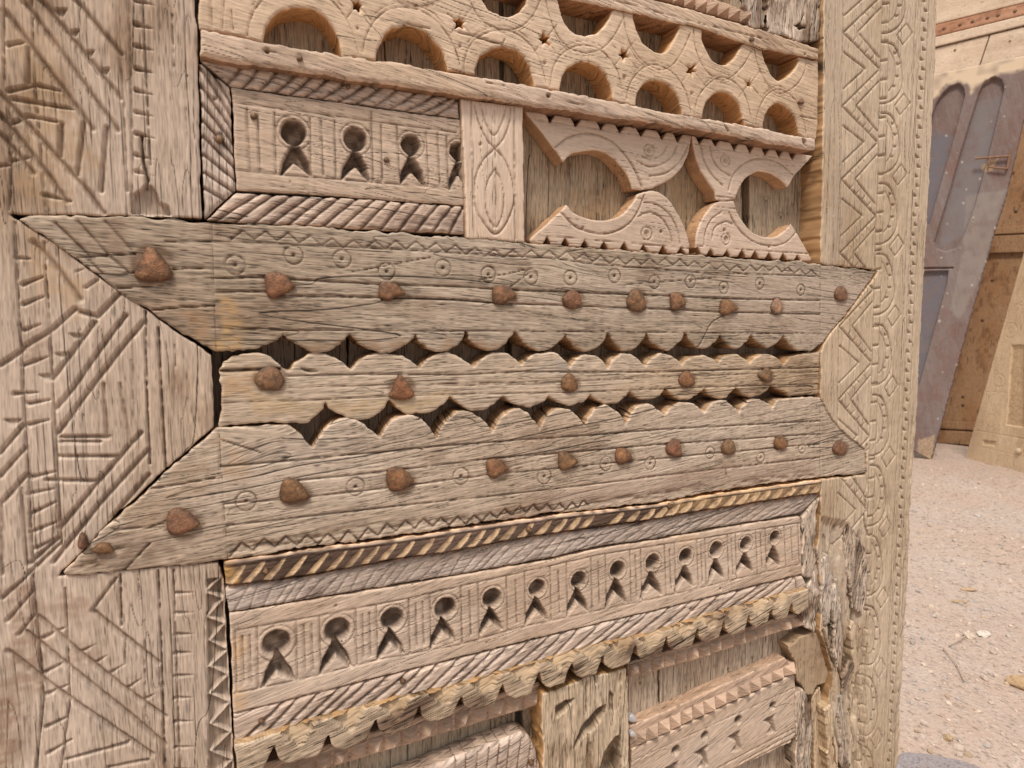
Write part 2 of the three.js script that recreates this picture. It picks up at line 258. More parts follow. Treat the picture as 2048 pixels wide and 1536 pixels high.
      each(bbox(Q, 0.002), (k, u, v) => { const s = g(u, v); if (s > 0) return; const m = Math.min(1, -s / (op.soft ?? 0.012)), n = Math.max(0, 0.35 + 0.75 * fbm(u * op.fx + 3, v * op.fy) + 0.35 * vn(u * op.fx * 3.3, v * op.fy * 3.3)), st2 = Math.floor(n * 3.2) / 3.2 * 0.6 + n * 0.4; Hc[k] -= op.d / 1000 * m * st2; K[k] = Math.max(K[k], m * clamp(n - 0.3) * (op.dirt ?? 0.8)); });
    }
  }
  // grain
  const ga = (o.grain ?? 0) * Math.PI / 180, gc = Math.cos(ga), gs = Math.sin(ga), knots = (o.knots ?? []).map(([x, y, r]) => { const c = fr.at([x, y], w); return [c[0] * gc + c[1] * gs, -c[0] * gs + c[1] * gc, r]; });
  st.knots = knots;
  const stains = (o.stains ?? []).map((q) => ({ f: polySDF(conv(q.p)), b: bbox(conv(q.p), 0.01), ...q }));
  for (let j = 0; j < ny; j++) {
    const J = j0 + j; if (J < 0 || J >= sheet.H) continue;
    for (let i = 0; i < nx; i++) {
      const I = i0 + i; if (I < 0 || I >= sheet.W) continue;
      const k = j * nx + i, s = S[k], q = J * sheet.W + I; if (s > MARG || (s >= sheet.best[q] && !(o.top && s < 0))) continue; sheet.best[q] = o.top && s < 0.0004 ? -9 : s;
      const u = bx + i * tx, v = by + j * tx;
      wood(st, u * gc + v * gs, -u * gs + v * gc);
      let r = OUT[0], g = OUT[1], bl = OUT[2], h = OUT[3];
      for (const z of stains) if (u > z.b[0] && u < z.b[2] && v > z.b[1] && v < z.b[3]) { const m = (z.amt ?? 0.7) * ss(0.4, -0.6, z.f(u, v) / (z.soft ?? 0.01) + (z.soft ? 0.3 : 0.8) * vn(u * 60, v * 60)) * (z.solid ? clamp(0.85 + 0.5 * vn(u * 25, v * 25)) : clamp(0.7 + 0.6 * vn(u * 130, v * 300))); r = lerp(r, z.c[0], m); g = lerp(g, z.c[1], m); bl = lerp(bl, z.c[2], m); }
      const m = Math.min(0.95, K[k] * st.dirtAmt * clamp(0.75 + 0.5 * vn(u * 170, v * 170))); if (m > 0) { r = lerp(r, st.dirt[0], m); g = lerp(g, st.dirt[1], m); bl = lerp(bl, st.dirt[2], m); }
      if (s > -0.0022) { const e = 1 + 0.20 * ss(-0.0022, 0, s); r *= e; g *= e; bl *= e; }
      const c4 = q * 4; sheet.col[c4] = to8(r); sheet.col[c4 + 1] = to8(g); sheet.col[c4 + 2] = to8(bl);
      sheet.bmp[c4] = sheet.bmp[c4 + 1] = sheet.bmp[c4 + 2] = clamp(150 + h * 85, 0, 255);
    }
  }
  const samp = (A, u, v) => { let x = clamp((u - bx) / tx, 0, nx - 1.001), y = clamp((v - by) / tx, 0, ny - 1.001); const i = x | 0, j = y | 0, k = j * nx + i; x -= i; y -= j; return (A[k] * (1 - x) + A[k + 1] * x) * (1 - y) + (A[k + nx] * (1 - x) + A[k + nx + 1] * x) * y; };
  const rr = o.round ?? 0.0016, sx = st.seed * 3.1, tilt = o.flat ? 0 : 1, rel = o.relief;
  const zf = (u, v, sd) => { const t = clamp(-sd / rr), e = rr * (1 - Math.sqrt(1 - (1 - t) * (1 - t))); return w + samp(Hc, u, v) - e + tilt * (0.0006 * vn(u * 9 + sx, v * 9) + 0.00022 * vn(u * 45 * (gc * gc + 0.12) + sx, v * 45 * (gs * gs + 0.12))) + (rel ? rel(u, v, sd) : 0); };
  const g = fieldMesh({ box: [b[0] + MARG - 2 * tx, b[1] + MARG - 2 * tx, b[2] - MARG + 2 * tx, b[3] - MARG + 2 * tx], cell: o.cell ?? tx * 2, sdf: (u, v) => samp(S, u, v), z: zf, back: o.back ?? w - 0.03, wallTint: o.wall, wallSlope: o.wallSlope,
    uv: (u, v) => [(u - sheet.x0) / (sheet.W * tx), (v - sheet.y0) / (sheet.H * tx)] });
  return g ? meshOf(name, g, sheet.material, parent, o.label) : null;
}

// ---------------------------------------------------------------- the carved door
const X = new THREE.Vector3(1, 0, 0), Y = new THREE.Vector3(0, 1, 0), door = new Frame(new THREE.Vector3(0, 0, 0), X, Y);
const DOOR = new THREE.Group(); DOOR.name = 'carved_door'; scene.add(DOOR);
DOOR.userData = { label: 'weathered carved wooden door with rusty nail heads, filling most of the view', category: 'door', kind: 'thing' };
const [BX0] = door.at([-110, 768]), [BX1] = door.at([1890, 300]), BY0 = Math.min(door.at([-110, 1600])[1], door.at([1830, 1600])[1]), BY1 = door.at([1890, -110])[1];
const TEX = Math.max((BX1 - BX0) / 2040, (BY1 - BY0) / 2040);
const FRONT = new Sheet(door, BX0, BY0, BX1, BY1, TEX), BACK = new Sheet(door, BX0, BY0, BX1, BY1, TEX);
console.log('door', BX0, BX1, BY0, BY1, 'texel', TEX, FRONT.W, FRONT.H);
const ORANGE = [1.12, 0.84, 0.52], RAW = [0.86, 0.68, 0.48], GREYW = [0.72, 0.68, 0.64];

// --- left stile: one wide plank, notched for the ends of the battens
board(FRONT, DOOR, 'stile', { st: ST.stile, grain: 90, cell: TEX * 1.5, z: 0, back: -0.042, rough: 0.0006, wall: GREYW,
  outline: '-140,-140 383,-140 389,0 395,100 402,435 345,434 20,428 27,434 130,502 200,554 292,620 360,668 422,711 426,760 427,853 332,938 225,1038 124,1143 118,1152 165,1150 317,1134 436,1126 447,1160 455,1300 464,1480 470,1560 472,1660 -140,1660',
  ops: [
    cuts('82,0 242,197|152,0 242,108|50,5 235,260|10,22 185,258|0,187 175,383 207,426|0,230 100,355 132,402|0,268 65,345', 6, 2.3),
    cuts('15,182 72,170 128,183|25,197 155,220|22,247 55,232 113,243|22,322 70,312|15,90 50,83|-10,332 20,330|88,390 140,402', 5, 2.2, { w2: 3, d2: 1.5 }),
    cuts('123,248 121,312|170,238 155,350|214,255 203,382|57,92 57,165', 5, 2),
    cuts('63,0 70,175 80,275 88,383 92,425|7,0 8,175 22,250 22,375 18,420', 1.8, 1.6), cuts('257,-20 262,150 265,350 262,425|241,108 246,200 255,382', 2.6, 1.2),
    cuts('285,-10 291,120 297,260 302,330', 1.3, 2), cut('345,30 348,140', 1, 1.4), cut('375,150 372,260', 0.9, 1),
    chip('107,17 135,17 122,45'), chip('137,62 160,57 150,82'), chip('168,103 190,99 180,121'), chip('193,138 220,135 212,160'), chip('95,-20 118,-22 106,0'),
    [8, 56, 99, 144, 188, 231, 274, 317, 350].map((y) => wedge([272, y - 7], [309, y + 3])),
    sink('262,430 268,388 280,380 288,371 303,370 315,386 320,404 338,411 344,432', 7, 6, { dirt: 0.3 }), cut('283,270 286,320 296,360 292,376', 2.6, 6), cut('276,388 275,428', 1.5, 4),
    // middle
    cuts('30,444 37,609 44,709 46,766 54,905 60,1018 67,1150|88,484 92,559 100,654 105,766 112,893 120,1043 124,1105', 2.0, 2.0),
    cuts('291,622 293,766 297,855 300,928', 1.5, 3), cuts('317,656 322,768 332,938', 1.7, 3.4), cuts('350,690 352,780|262,720 266,800', 0.9, 1.2),
    cuts('33,516 60,518|45,569 85,554|47,609 85,594|47,661 80,649|47,731 95,714|30,788 75,785|57,808 100,800|57,850 97,840|62,955 112,943|58,988 107,978|62,1028 110,1005|62,1065 112,1045|70,1098 117,1075', 5, 2.4, { w2: 2.5, d2: 1.2 }),
    cuts('67,484 112,534 160,599', 7, 2), cuts('0,731 47,699|47,696 103,661 150,619|160,624 195,634 240,586|105,759 170,671 190,644|112,818 148,775 215,679 252,631|115,868 190,766 240,701 288,644', 5.5, 2.4),
    chip('137,666 170,669 155,687', 2.5), chip('107,706 150,704 128,724', 2.5), chip('75,749 115,747 95,766', 2.5), chip('5,838 45,838 28,858', 2.5), chip('150,540 172,536 145,552', 1.5), cut('195,560 172,575', 4, 1.4),
    cuts('120,875 217,874|115,913 240,913|92,960 195,963|122,884 200,884', 4.5, 2.2), cuts('122,1055 200,960 282,866|107,1125 200,1008 297,900|225,1036 297,950|60,1128 115,1078', 5.5, 2.4),
    cuts('0,908 47,850|0,953 52,895|5,1005 55,948|55,1150 118,1090', 5, 2), cuts('207,768 215,873|240,768 260,885|2,1005 5,1150|41,978 55,1130', 4, 1.4),
    // lower
    cuts('65,1152 82,1327 87,1402 72,1540 60,1640|130,1177 137,1327 140,1402 122,1540', 2.2, 2.2), cuts('316,1140 322,1277 330,1540|240,1150 243,1252', 1.8, 3.2), cuts('347,1140 352,1302 360,1540', 1.6, 2.4), cuts('289,1240 290,1447|250,1270 250,1330|275,1150 282,1200', 1.0, 1.5),
    cuts('185,1222 317,1327|77,1234 155,1302 240,1370 330,1435|52,1264 130,1327 250,1422 330,1490|15,1302 82,1355 150,1405 305,1510', 5.5, 2.2), cuts('232,1157 185,1220|132,1520 260,1485|217,1535 295,1520', 4, 2),
    cuts('85,1277 127,1257|87,1347 125,1327|90,1390 137,1370|92,1455 135,1435|97,1507 142,1480|5,1197 55,1152|15,1242 65,1184|37,1270 72,1227', 5, 2.2, { w2: 3, d2: 1.4 }),
    [[160, 1305, 195, 1287], [190, 1327, 215, 1310], [222, 1345, 252, 1327], [257, 1375, 283, 1357], [287, 1400, 315, 1385]].map((q) => wedge([q[0], q[1]], [q[2], q[3]], 4.5, 2.4)),
    [1185, 1225, 1268, 1305, 1350, 1395, 1442, 1493, 1538].map((y) => wedge([351, y + 2], [389, y], 4.6, 2.4)),
    sink('412,1158 444,1156 454,1300 462,1440 468,1600 418,1600 416,1400', 6, 4, { dirt: 0.75 }),
    { ...cut('440,1157 410,1184 447,1197 415,1234 450,1247 420,1282 457,1299 420,1332 457,1349 420,1387 460,1404 422,1447 461,1464 422,1502 465,1519 425,1560 468,1580', 3.7, 3.3), up: true },
    erode('-30,1300 60,1300 110,1545 -30,1560', 1.6, 90, 14),
  ],
  stains: [{ p: pl('0,1180 60,1160 110,1280 90,1380 0,1420'), c: [0.24, 0.15, 0.10], amt: 0.6 }, { p: pl('120,1190 180,1200 190,1330 140,1330'), c: [0.27, 0.17, 0.12], amt: 0.5 }, { p: pl('20,60 110,90 200,330 150,425 20,420 60,240'), c: [0.36, 0.235, 0.13], amt: 0.45 }, { p: pl('60,470 160,560 150,640 90,600'), c: [0.42, 0.28, 0.16], amt: 0.5 }, { p: pl('45,640 100,630 100,720 45,720'), c: [0.22, 0.13, 0.085], amt: 0.4 }, { p: pl('-40,1340 40,1420 40,1540 -40,1540'), c: [0.25, 0.15, 0.10], amt: 0.6 }] });

// --- right stile
const RX = (x0, y) => [x0 - y * lerp(0.004, 0.0527, (x0 - 1640) / 237), y];
{
  const ops = [];
  ops.push(...[[1672, 1.8, 1.1], [1687, 2.2, 1.3], [1766, 2.4, 1.4], [1781, 2.2, 1.3], [1834, 2.2, 1.2], [1843, 1.8, 1.0], [1859, 2.4, 1.4]].map(([x, w, d]) => cut([RX(x, -120), RX(x, 400), RX(x, 900), RX(x, 1600)], w, d)));
  for (let k = -2; k < 7; k++) {                                   // chevrons
    const y0 = 66 + k * 147, L = (x, y) => RX(x, y);
    ops.push(cut([L(1690, y0), L(1763, y0 + 70)], 4.2, 2), cut([L(1763, y0 + 74), L(1690, y0 + 145)], 4.2, 2));
    ops.push(cut([L(1763, y0 + 49), L(1718, y0 - 2), L(1763, y0 - 50)], 3.6, 1.8), cut([L(1690, y0 + 38), L(1735, y0 + 71), L(1690, y0 + 112)], 3.4, 1.8));
    for (let q = 0; q < 4; q++) { const t = 0.15 + q * 0.2, m = L(lerp(1702, 1766, t), y0 + lerp(0, 58, t)); ops.push(wedge([m[0] - 3, m[1] + 8], [m[0] + 5, m[1] - 5], 3.6, 1.8)); const m2 = L(lerp(1702, 1766, t), y0 - lerp(2, 60, t)); ops.push(wedge([m2[0] - 4, m2[1] - 7], [m2[0] + 4, m2[1] + 4], 3, 1.2)); }
  }
  for (let k = -4; k < 45; k++) { const y = 8 + k * 38; ops.push(cut([RX(1767, y), RX(1780, y - 2)], 5, 2)); }
  for (let k = -2; k < 12; k++) {                                   // linked half rings
    const y0 = 85 + k * 141, q = (list) => list.map(([x, y]) => RX(x, y + y0));
    ops.push(cut(cr(q([[1770, 0], [1790, 4], [1804, 28], [1811, 58], [1812, 85], [1801, 108], [1783, 120], [1768, 122]]), 4), 4, 2));
    ops.push(cut(cr(q([[1783, 16], [1793, 34], [1797, 60], [1793, 84], [1783, 98]]), 4), 2.6, 1.3));
    ops.push(cut(q([[1816, -38], [1829, -20], [1810, 4], [1797, -14], [1816, -38]]), 2.6, 1.5));
    for (const [x, y] of [[1795, 22], [1801, 44], [1801, 68], [1795, 88]]) ops.push(chip(q([[x - 5, y - 4], [x + 4, y - 2], [x - 1, y + 6]]), 2));
  }
  for (let k = -5; k < 85; k++) { const y = k * 19.5, x = 1845 + (k & 1) * 4; ops.push(chip([RX(x, y - 5), RX(x + 9, y + 4), RX(x, y + 5)], 2.6)); }
  ops.push(erode('1640,1030 1690,1040 1738,1070 1748,1250 1740,1400 1745,1560 1640,1560', 15, 55, 9, { dirt: 0.9 }), cuts('1700,1120 1712,1180 1702,1240 1712,1330 1700,1400|1680,1200 1690,1290 1684,1350|1722,1260 1716,1350 1728,1450|1700,1420 1712,1500 1706,1560', 4, 5), cuts('1690,1300 1712,1325|1690,1330 1714,1352|1700,1385 1725,1408|1700,1420 1728,1440', 3, 2), erode('1820,830 1875,830 1850,1560 1780,1560', 3.0, 85, 30, { soft: 0.006, dirt: 0.3 }), erode('1730,880 1790,880 1790,1200 1730,1200', 1.6, 70, 20));
  ops.push(cut(cr('1733,890 1731,930 1734,968 1729,990 1732,1015 1728,1040 1737,1070'), 3.2, 7), cut(cr('1700,1068 1712,1075 1722,1100 1730,1130'), 5, 6), cut(cr('1648,1262 1662,1310 1684,1360 1680,1410 1672,1460 1690,1530'), 5, 10), cut('1738,1232 1733,1255 1740,1280', 2, 3));
  board(FRONT, DOOR, 'stile', { st: ST.stileR, grain: 90, z: 0.004, back: -0.042, rough: 0.0011, wall: RAW, cell: TEX * 2.2,
    outline: [[1649, -140], [1876, -140], RX(1877, 100), RX(1878, 400), RX(1877, 700), RX(1877.5, 900), RX(1876, 1100), RX(1877, 1300), RX(1877, 1650), ...pl('1680,1650 1676,1536 1669,1480 1652,1440 1665,1400 1668,1345 1655,1300 1642,1262 1646,1200 1641,1150 1635,1100 1642,1040 1642,960 1733,950 1734,900 1691,867 1676,852 1666,840 1658,827 1643,797 1642,705 1648,688 1665,666 1684,644 1737,574 1757,545 1757,541 1713,536 1642,528 1645,384 1648,200')],
    ops, stains: [{ p: pl('1640,1050 1720,1050 1730,1250 1640,1250'), c: [0.47, 0.40, 0.34], amt: 0.6 }, { p: pl('1655,1170 1690,1160 1700,1330 1680,1400 1660,1300'), c: [0.2, 0.13, 0.085], amt: 0.55 }, { p: pl('1700,1090 1735,1100 1738,1200 1712,1230'), c: [0.24, 0.16, 0.1], amt: 0.5 }, { p: pl('1650,1400 1700,1380 1700,1540 1650,1540'), c: [0.47, 0.40, 0.33], amt: 0.55 }, { p: pl('1655,-100 1690,-100 1690,520 1655,520'), c: [0.40, 0.335, 0.28], amt: 0.45 }, { p: pl('1862,400 1880,400 1830,1500 1800,1500'), c: [0.50, 0.43, 0.36], amt: 0.6 }] });
}
// splintered fragments that cover the foot of the right stile
board(FRONT, DOOR, 'mud_patch', { st: ST.mud, grain: 90, z: -0.006, back: -0.03, rough: 0.0016, outline: '1576,1291 1590,1283 1601,1274 1620,1268 1640,1266 1649,1290 1650,1318 1659,1345 1650,1366 1636,1372 1626,1392 1612,1388 1606,1372 1594,1362 1592,1325', ops: [erode('1576,1280 1660,1266 1655,1395 1590,1370', 2, 40, 30), cut(cr('1577,1292 1592,1285 1600,1272 1606,1258'), 2.2, 4)] });
board(FRONT, DOOR, 'splinter', { st: ST.rot, grain: 88, z: -0.004, back: -0.035, rough: 0.002, outline: '1592,1385 1606,1380 1622,1400 1626,1440 1624,1500 1628,1650 1592,1650 1594,1480', ops: [erode('1590,1380 1630,1380 1630,1650 1590,1650', 5, 60, 35)] });
board(FRONT, DOOR, 'splinter', { st: ST.pale, grain: 89, z: -0.010, back: -0.035, rough: 0.0012, outline: '1626,1395 1640,1375 1646,1440 1643,1500 1650,1650 1631,1650 1629,1500', ops: [erode('1620,1380 1650,1375 1650,1650 1625,1650', 3, 90, 12)] });
board(FRONT, DOOR, 'splinter', { st: ST.rot, grain: 88, z: 0.001, back: -0.03, rough: 0.002, outline: '1607,1185 1625,1160 1640,1110 1640,1160 1643,1200 1637,1235 1630,1262 1614,1258 1606,1235', ops: [erode('1600,1110 1650,1110 1650,1265 1600,1265', 6, 70, 26)] });

for (const [o, z, st, g] of [['1697,1050 1712,1064 1726,1084 1737,1120 1739,1176 1727,1232 1709,1216 1699,1152 1691,1108', 0.006, ST.rot, 84], ['1668,1176 1679,1160 1689,1230 1686,1300 1677,1352 1670,1290', 0.009, ST.rot, 92], ['1646,1120 1660,1106 1667,1190 1662,1244 1651,1262 1645,1205', 0.007, ST.rot, 86], ['1652,1424 1662,1412 1669,1470 1677,1536 1688,1650 1668,1650', 0.006, ST.pale, 96], ['1688,1352 1704,1322 1711,1330 1699,1366 1689,1382', 0.010, ST.rot, 60], ['1704,1240 1712,1252 1718,1330 1712,1392 1706,1330', 0.008, ST.stileR, 88], ['1676,1392 1686,1384 1694,1460 1703,1530 1712,1650 1694,1650 1684,1500', 0.007, ST.rot, 94]])
  board(FRONT, DOOR, 'splinter', { top: true, st, grain: g, z, back: z - 0.02, rough: 0.0022, round: 0.003, outline: o, ops: [erode(bbox(pl(o), 4).reduce((a, v, i, b) => i ? a : [[b[0], b[1]], [b[2], b[1]], [b[2], b[3]], [b[0], b[3]]], 0), 5, 90, 18, { soft: 0.002 })] });

// --- pierced lattice board with arches
const archPts = [
  '525,86 526,74 531,56 541,38 560,22 585,15 608,15 632,22 655,40 672,66 682,95 687,114', '752,120 754,104 760,86 771,68 787,55 806,50 830,53 853,65 873,86 887,112 896,144',
  '951,160 951,142 955,125 962,111 976,100 995,93 1015,93 1035,103 1052,120 1063,142 1071,178', '1121,190 1122,170 1127,152 1136,138 1151,127 1169,123 1190,128 1207,143 1220,165 1228,210',
  '1272,212 1273,199 1278,184 1288,170 1300,161 1313,159 1332,166 1349,183 1360,205 1366,237', '1406,242 1407,225 1413,208 1424,194 1438,184 1451,183 1467,192 1481,212 1491,256', '1527,262 1528,246 1533,231 1541,217 1552,208 1563,207 1580,218 1593,240 1601,280'];
const cupPts = ['785,-60 790,-36 805,-18 825,-10 848,-10 868,-20 882,-38 890,-50', '952,-34 962,-4 974,16 990,27 1010,32 1030,28 1047,14 1058,-8 1062,-22', '1114,-6 1120,20 1130,45 1143,62 1160,71 1178,72 1195,66 1212,48 1227,18', '1267,26 1270,50 1278,72 1290,90 1307,102 1322,106 1337,98 1351,78 1361,55', '1405,58 1408,85 1418,110 1432,125 1447,130 1463,122 1478,105 1489,85', '1525,98 1530,120 1540,142 1552,157 1563,161 1580,152 1592,138 1598,119'];
const arches = archPts.map((s) => cr(s, 3)), cups = cupPts.map((s) => cr(s, 3));
const grow = (P, k, dy = 0) => { const b = bbox(P), cx = (b[0] + b[2]) / 2, cy = dy > 0 ? b[3] : b[1]; return P.map(([x, y]) => [cx + (x - cx) * k, cy + (y - cy) * k]); };
const star = ([x, y], r, a0) => { const o = []; for (let i = 0; i < 10; i++) { const q = i & 1 ? r * 0.42 : r * (0.8 + 0.35 * Math.abs(Math.sin(i * 2.3 + a0))), t = a0 + i * Math.PI / 5; o.push([x + q * 0.9 * Math.cos(t), y + q * Math.sin(t)]); } return o; };
const stars = [[715, 10], [920, 45], [1090, 79], [1249, 108], [1384, 140], [1500, 168]];
const ledgeTop = pl('399,54 525,82 685,110 800,125 922,145 1070,171 1225,201 1365,228 1492,249 1632,277'), railLow = pl('392,-150 560,-125 760,-84 950,-42 1050,-22 1116,-6 1268,26 1406,58 1526,98 1638,121');
board(FRONT, DOOR, 'lattice_board', { st: ST.lattice, grain: -7, z: 0.0, back: -0.033, wall: ORANGE, rough: 0.0009, round: 0.0022,
  outline: [...railLow, [1638, 200], [1635, 279], ...ledgeTop.slice().reverse().map(([x, y]) => [x, y + 2])],
  holes: [...arches.map((p) => [...p, [p[p.length - 1][0] + 1, p[p.length - 1][1] + 14], [p[0][0], p[0][1] + 14]]), ...cups.map((p) => [...p, [p[p.length - 1][0], p[p.length - 1][1] - 14], [p[0][0], p[0][1] - 14]]), ...stars.map((c, i) => star(c, 15.5 - i * 0.8, i))],
  ops: [
    arches.map((p) => [cut(grow(p, 1.38, 1).slice(1, -1), 1.7, 1.1), cut(grow(p, 1.47, 1).slice(8, -8), 1.2, 0.7)]), cups.map((p) => [cut(grow(p, 1.42, -1), 1.7, 1.1), cut(grow(p, 1.5, -1).slice(6, -6), 1.2, 0.6)]),
    stars.map(([x, y]) => [cut([[x - 22, y + 26], [x, y - 2], [x + 28, y + 32]], 1.4, 0.8), cut([[x - 26, y - 18], [x, y], [x + 24, y - 30]], 1.3, 0.7)]),
    cuts('420,-30 424,54|448,0 444,58|462,20 466,60|428,-40 470,-60', 2.2, 1.2), cut(cr('905,62 940,70 985,84 1002,88 1010,97'), 1.2, 2), cut('1002,95 1010,78', 1.4, 1.6), cut('1030,100 1028,88', 1.3, 1.5), cut('815,47 860,58', 2, 2), cuts('1178,108 1178,124|1600,232 1634,238', 1.2, 1.6),
    stars.slice(0, 5).map(([x, y], i) => sink([[x - 4, y + 42], [x + 4, y + 42], [x + 3, y + 52], [x - 3, y + 50]], 2, 2)),
  ] });
board(FRONT, DOOR, 'ledge_strip', { top: true, st: ST.ledge, grain: -8.5, z: 0.013, back: -0.03, wall: [0.55, 0.42, 0.33], rough: 0.001, round: 0.004,
  outline: [...ledgeTop, ...pl('1634,301 1500,277 1375,255 1200,229 1050,207 912,186 725,161 575,138 430,115 399,111')],
  ops: [sink('', 9, 4, { multi: [], circles: [[[534, 102], 6], [[1098, 191], 5], [[1609, 284], 6]], dirt: 1 }), ring([600, 115], 6, 1.2, 0.8, false), cuts('480,97 560,104|1100,200 1190,212|940,158 1010,171', 0.9, 1.2), cut('1606,278 1612,292', 3, 6), cut('1450,250 1458,262', 2.5, 3)],
  stains: [{ p: pl('490,85 620,100 620,125 490,110'), c: [0.23, 0.16, 0.13], amt: 0.45 }, { p: pl('1080,185 1200,205 1200,225 1080,205'), c: [0.2, 0.13, 0.09], amt: 0.5 }] });
// strip above the half rings, bead row and the rotten board over it
const railTop = pl('1100,-62 1305,-3 1480,47 1638,97');
board(FRONT, DOOR, 'rail_strip', { st: ST.ledge, grain: -14, z: 0.003, back: -0.033, wall: [0.62, 0.46, 0.34], rough: 0.0009, outline: [[940, -105], ...railTop, [1638, 119], ...railLow.slice(3, -1).reverse().map(([x, y]) => [x, y - 1])], ops: [cuts('1200,-8 1360,36 1638,106', 1.2, 1.4), sink('', 4, 3, { multi: [], circles: [[[1610, 108], 3], [[1505, 76], 3]] })] });

// --- panels: keyhole figures cut into a board
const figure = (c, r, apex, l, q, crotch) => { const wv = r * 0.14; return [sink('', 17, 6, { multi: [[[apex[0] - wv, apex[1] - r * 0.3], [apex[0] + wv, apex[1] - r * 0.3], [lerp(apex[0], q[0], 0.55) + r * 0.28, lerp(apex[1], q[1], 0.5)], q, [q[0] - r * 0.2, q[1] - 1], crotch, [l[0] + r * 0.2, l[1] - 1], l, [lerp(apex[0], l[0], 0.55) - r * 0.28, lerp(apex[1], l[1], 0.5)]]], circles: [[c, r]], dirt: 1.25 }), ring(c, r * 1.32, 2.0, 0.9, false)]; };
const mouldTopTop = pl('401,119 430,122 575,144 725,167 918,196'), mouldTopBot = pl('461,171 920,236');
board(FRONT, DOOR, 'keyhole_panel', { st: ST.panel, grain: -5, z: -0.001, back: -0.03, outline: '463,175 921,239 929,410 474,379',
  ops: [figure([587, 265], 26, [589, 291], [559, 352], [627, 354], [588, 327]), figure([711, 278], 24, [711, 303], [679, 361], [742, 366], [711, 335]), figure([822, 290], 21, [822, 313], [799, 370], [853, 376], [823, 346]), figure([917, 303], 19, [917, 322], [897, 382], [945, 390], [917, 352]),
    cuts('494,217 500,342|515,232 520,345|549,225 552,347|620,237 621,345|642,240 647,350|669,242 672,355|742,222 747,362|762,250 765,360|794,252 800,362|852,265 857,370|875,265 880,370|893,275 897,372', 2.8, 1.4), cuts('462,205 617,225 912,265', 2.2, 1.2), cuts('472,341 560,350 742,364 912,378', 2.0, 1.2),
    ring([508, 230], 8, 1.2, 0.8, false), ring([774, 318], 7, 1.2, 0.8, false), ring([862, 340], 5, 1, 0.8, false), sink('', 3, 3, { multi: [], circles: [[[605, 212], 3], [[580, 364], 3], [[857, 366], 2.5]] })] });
const grooves = (top, bot, n, shift, w, d, o = {}) => { const a = []; for (let i = 0; i < n; i++) { const t = (i + 0.3) / n, p = along(bot, clamp(t + 0.008 * Math.sin(i * 7.1), 0, 1)), q = along(top, clamp(t + shift + 0.006 * Math.sin(i * 4.7), 0, 1)), m = [lerp(p[0], q[0], 0.5) - (o.bow ?? 0), lerp(p[1], q[1], 0.5) - (o.bow ?? 0)]; a.push(cut([p, m, q], w, d, o)); } return a; };
board(FRONT, DOOR, 'moulding', { st: ST.mould, grain: -8, z: 0.001, back: -0.03, round: 0.004, outline: [...mouldTopTop, [920, 235], [461, 170]], ops: [grooves(pl('430,122 918,196'), pl('440,168 900,233'), 14, 0.09, 4.6, 2.4, { bow: -2 })] });
board(FRONT, DOOR, 'moulding', { st: ST.mould, grain: 88, z: 0.001, back: -0.03, round: 0.004, outline: '398,122 459,173 471,379 409,437 404,300', ops: [grooves(pl('399,90 407,400'), pl('462,200 473,430'), 9, 0.0, 4.2, 2.2), ring([438, 276], 9, 1.6, 1.2, false), sink('', 3, 3, { multi: [], circles: [[[428, 197], 5], [[456, 318], 3]] })].flat() });
board(FRONT, DOOR, 'moulding', { st: ST.mould, grain: -4, z: 0.001, back: -0.03, round: 0.004, outline: '409,441 472,384 700,396 930,412 931,468 700,456', ops: [grooves(pl('475,384 930,411'), pl('420,441 930,468'), 14, 0.075, 4.2, 2.6, { bow: 1 }), erode('790,400 935,412 935,470 760,462', 2.5, 40, 80)], stains: [{ p: pl('800,420 930,425 930,468 780,460'), c: [0.15, 0.095, 0.075], amt: 0.6, solid: 1, soft: 0.02 }] });
board(FRONT, DOOR, 'post', { st: ST.bracket, grain: 90, z: 0.003, back: -0.033, over: { col: [0.56, 0.425, 0.315] }, outline: '923,197 1046,213 1049,485 934,476',
  ops: [cuts('942,202 948,474|1028,213 1031,480', 1.6, 1.2), cuts('988,207 991,468', 1.1, 0.8), cut(cr('949,208 956,240 974,279 990,297 1010,321 1025,362 1029,402'), 2.2, 1.2), cut(cr('1022,214 1019,245 1006,279 990,297 967,320 953,350 948,388'), 2.2, 1.2), cut(cr('961,206 970,242 988,271 1004,245 1012,213'), 2, 1.1), cut(cr('948,392 955,424 972,451 991,468 1011,450 1026,415 1030,392'), 2.6, 1.4), cut(cr('990,338 976,362 970,398 976,430 991,455 1005,430 1008,395 1002,362 990,338'), 2, 1.1), erode('985,420 1015,420 1010,462 988,462', 2, 120, 80), sink('', 2, 3, { multi: [], circles: [[[961, 289], 4]] })] });

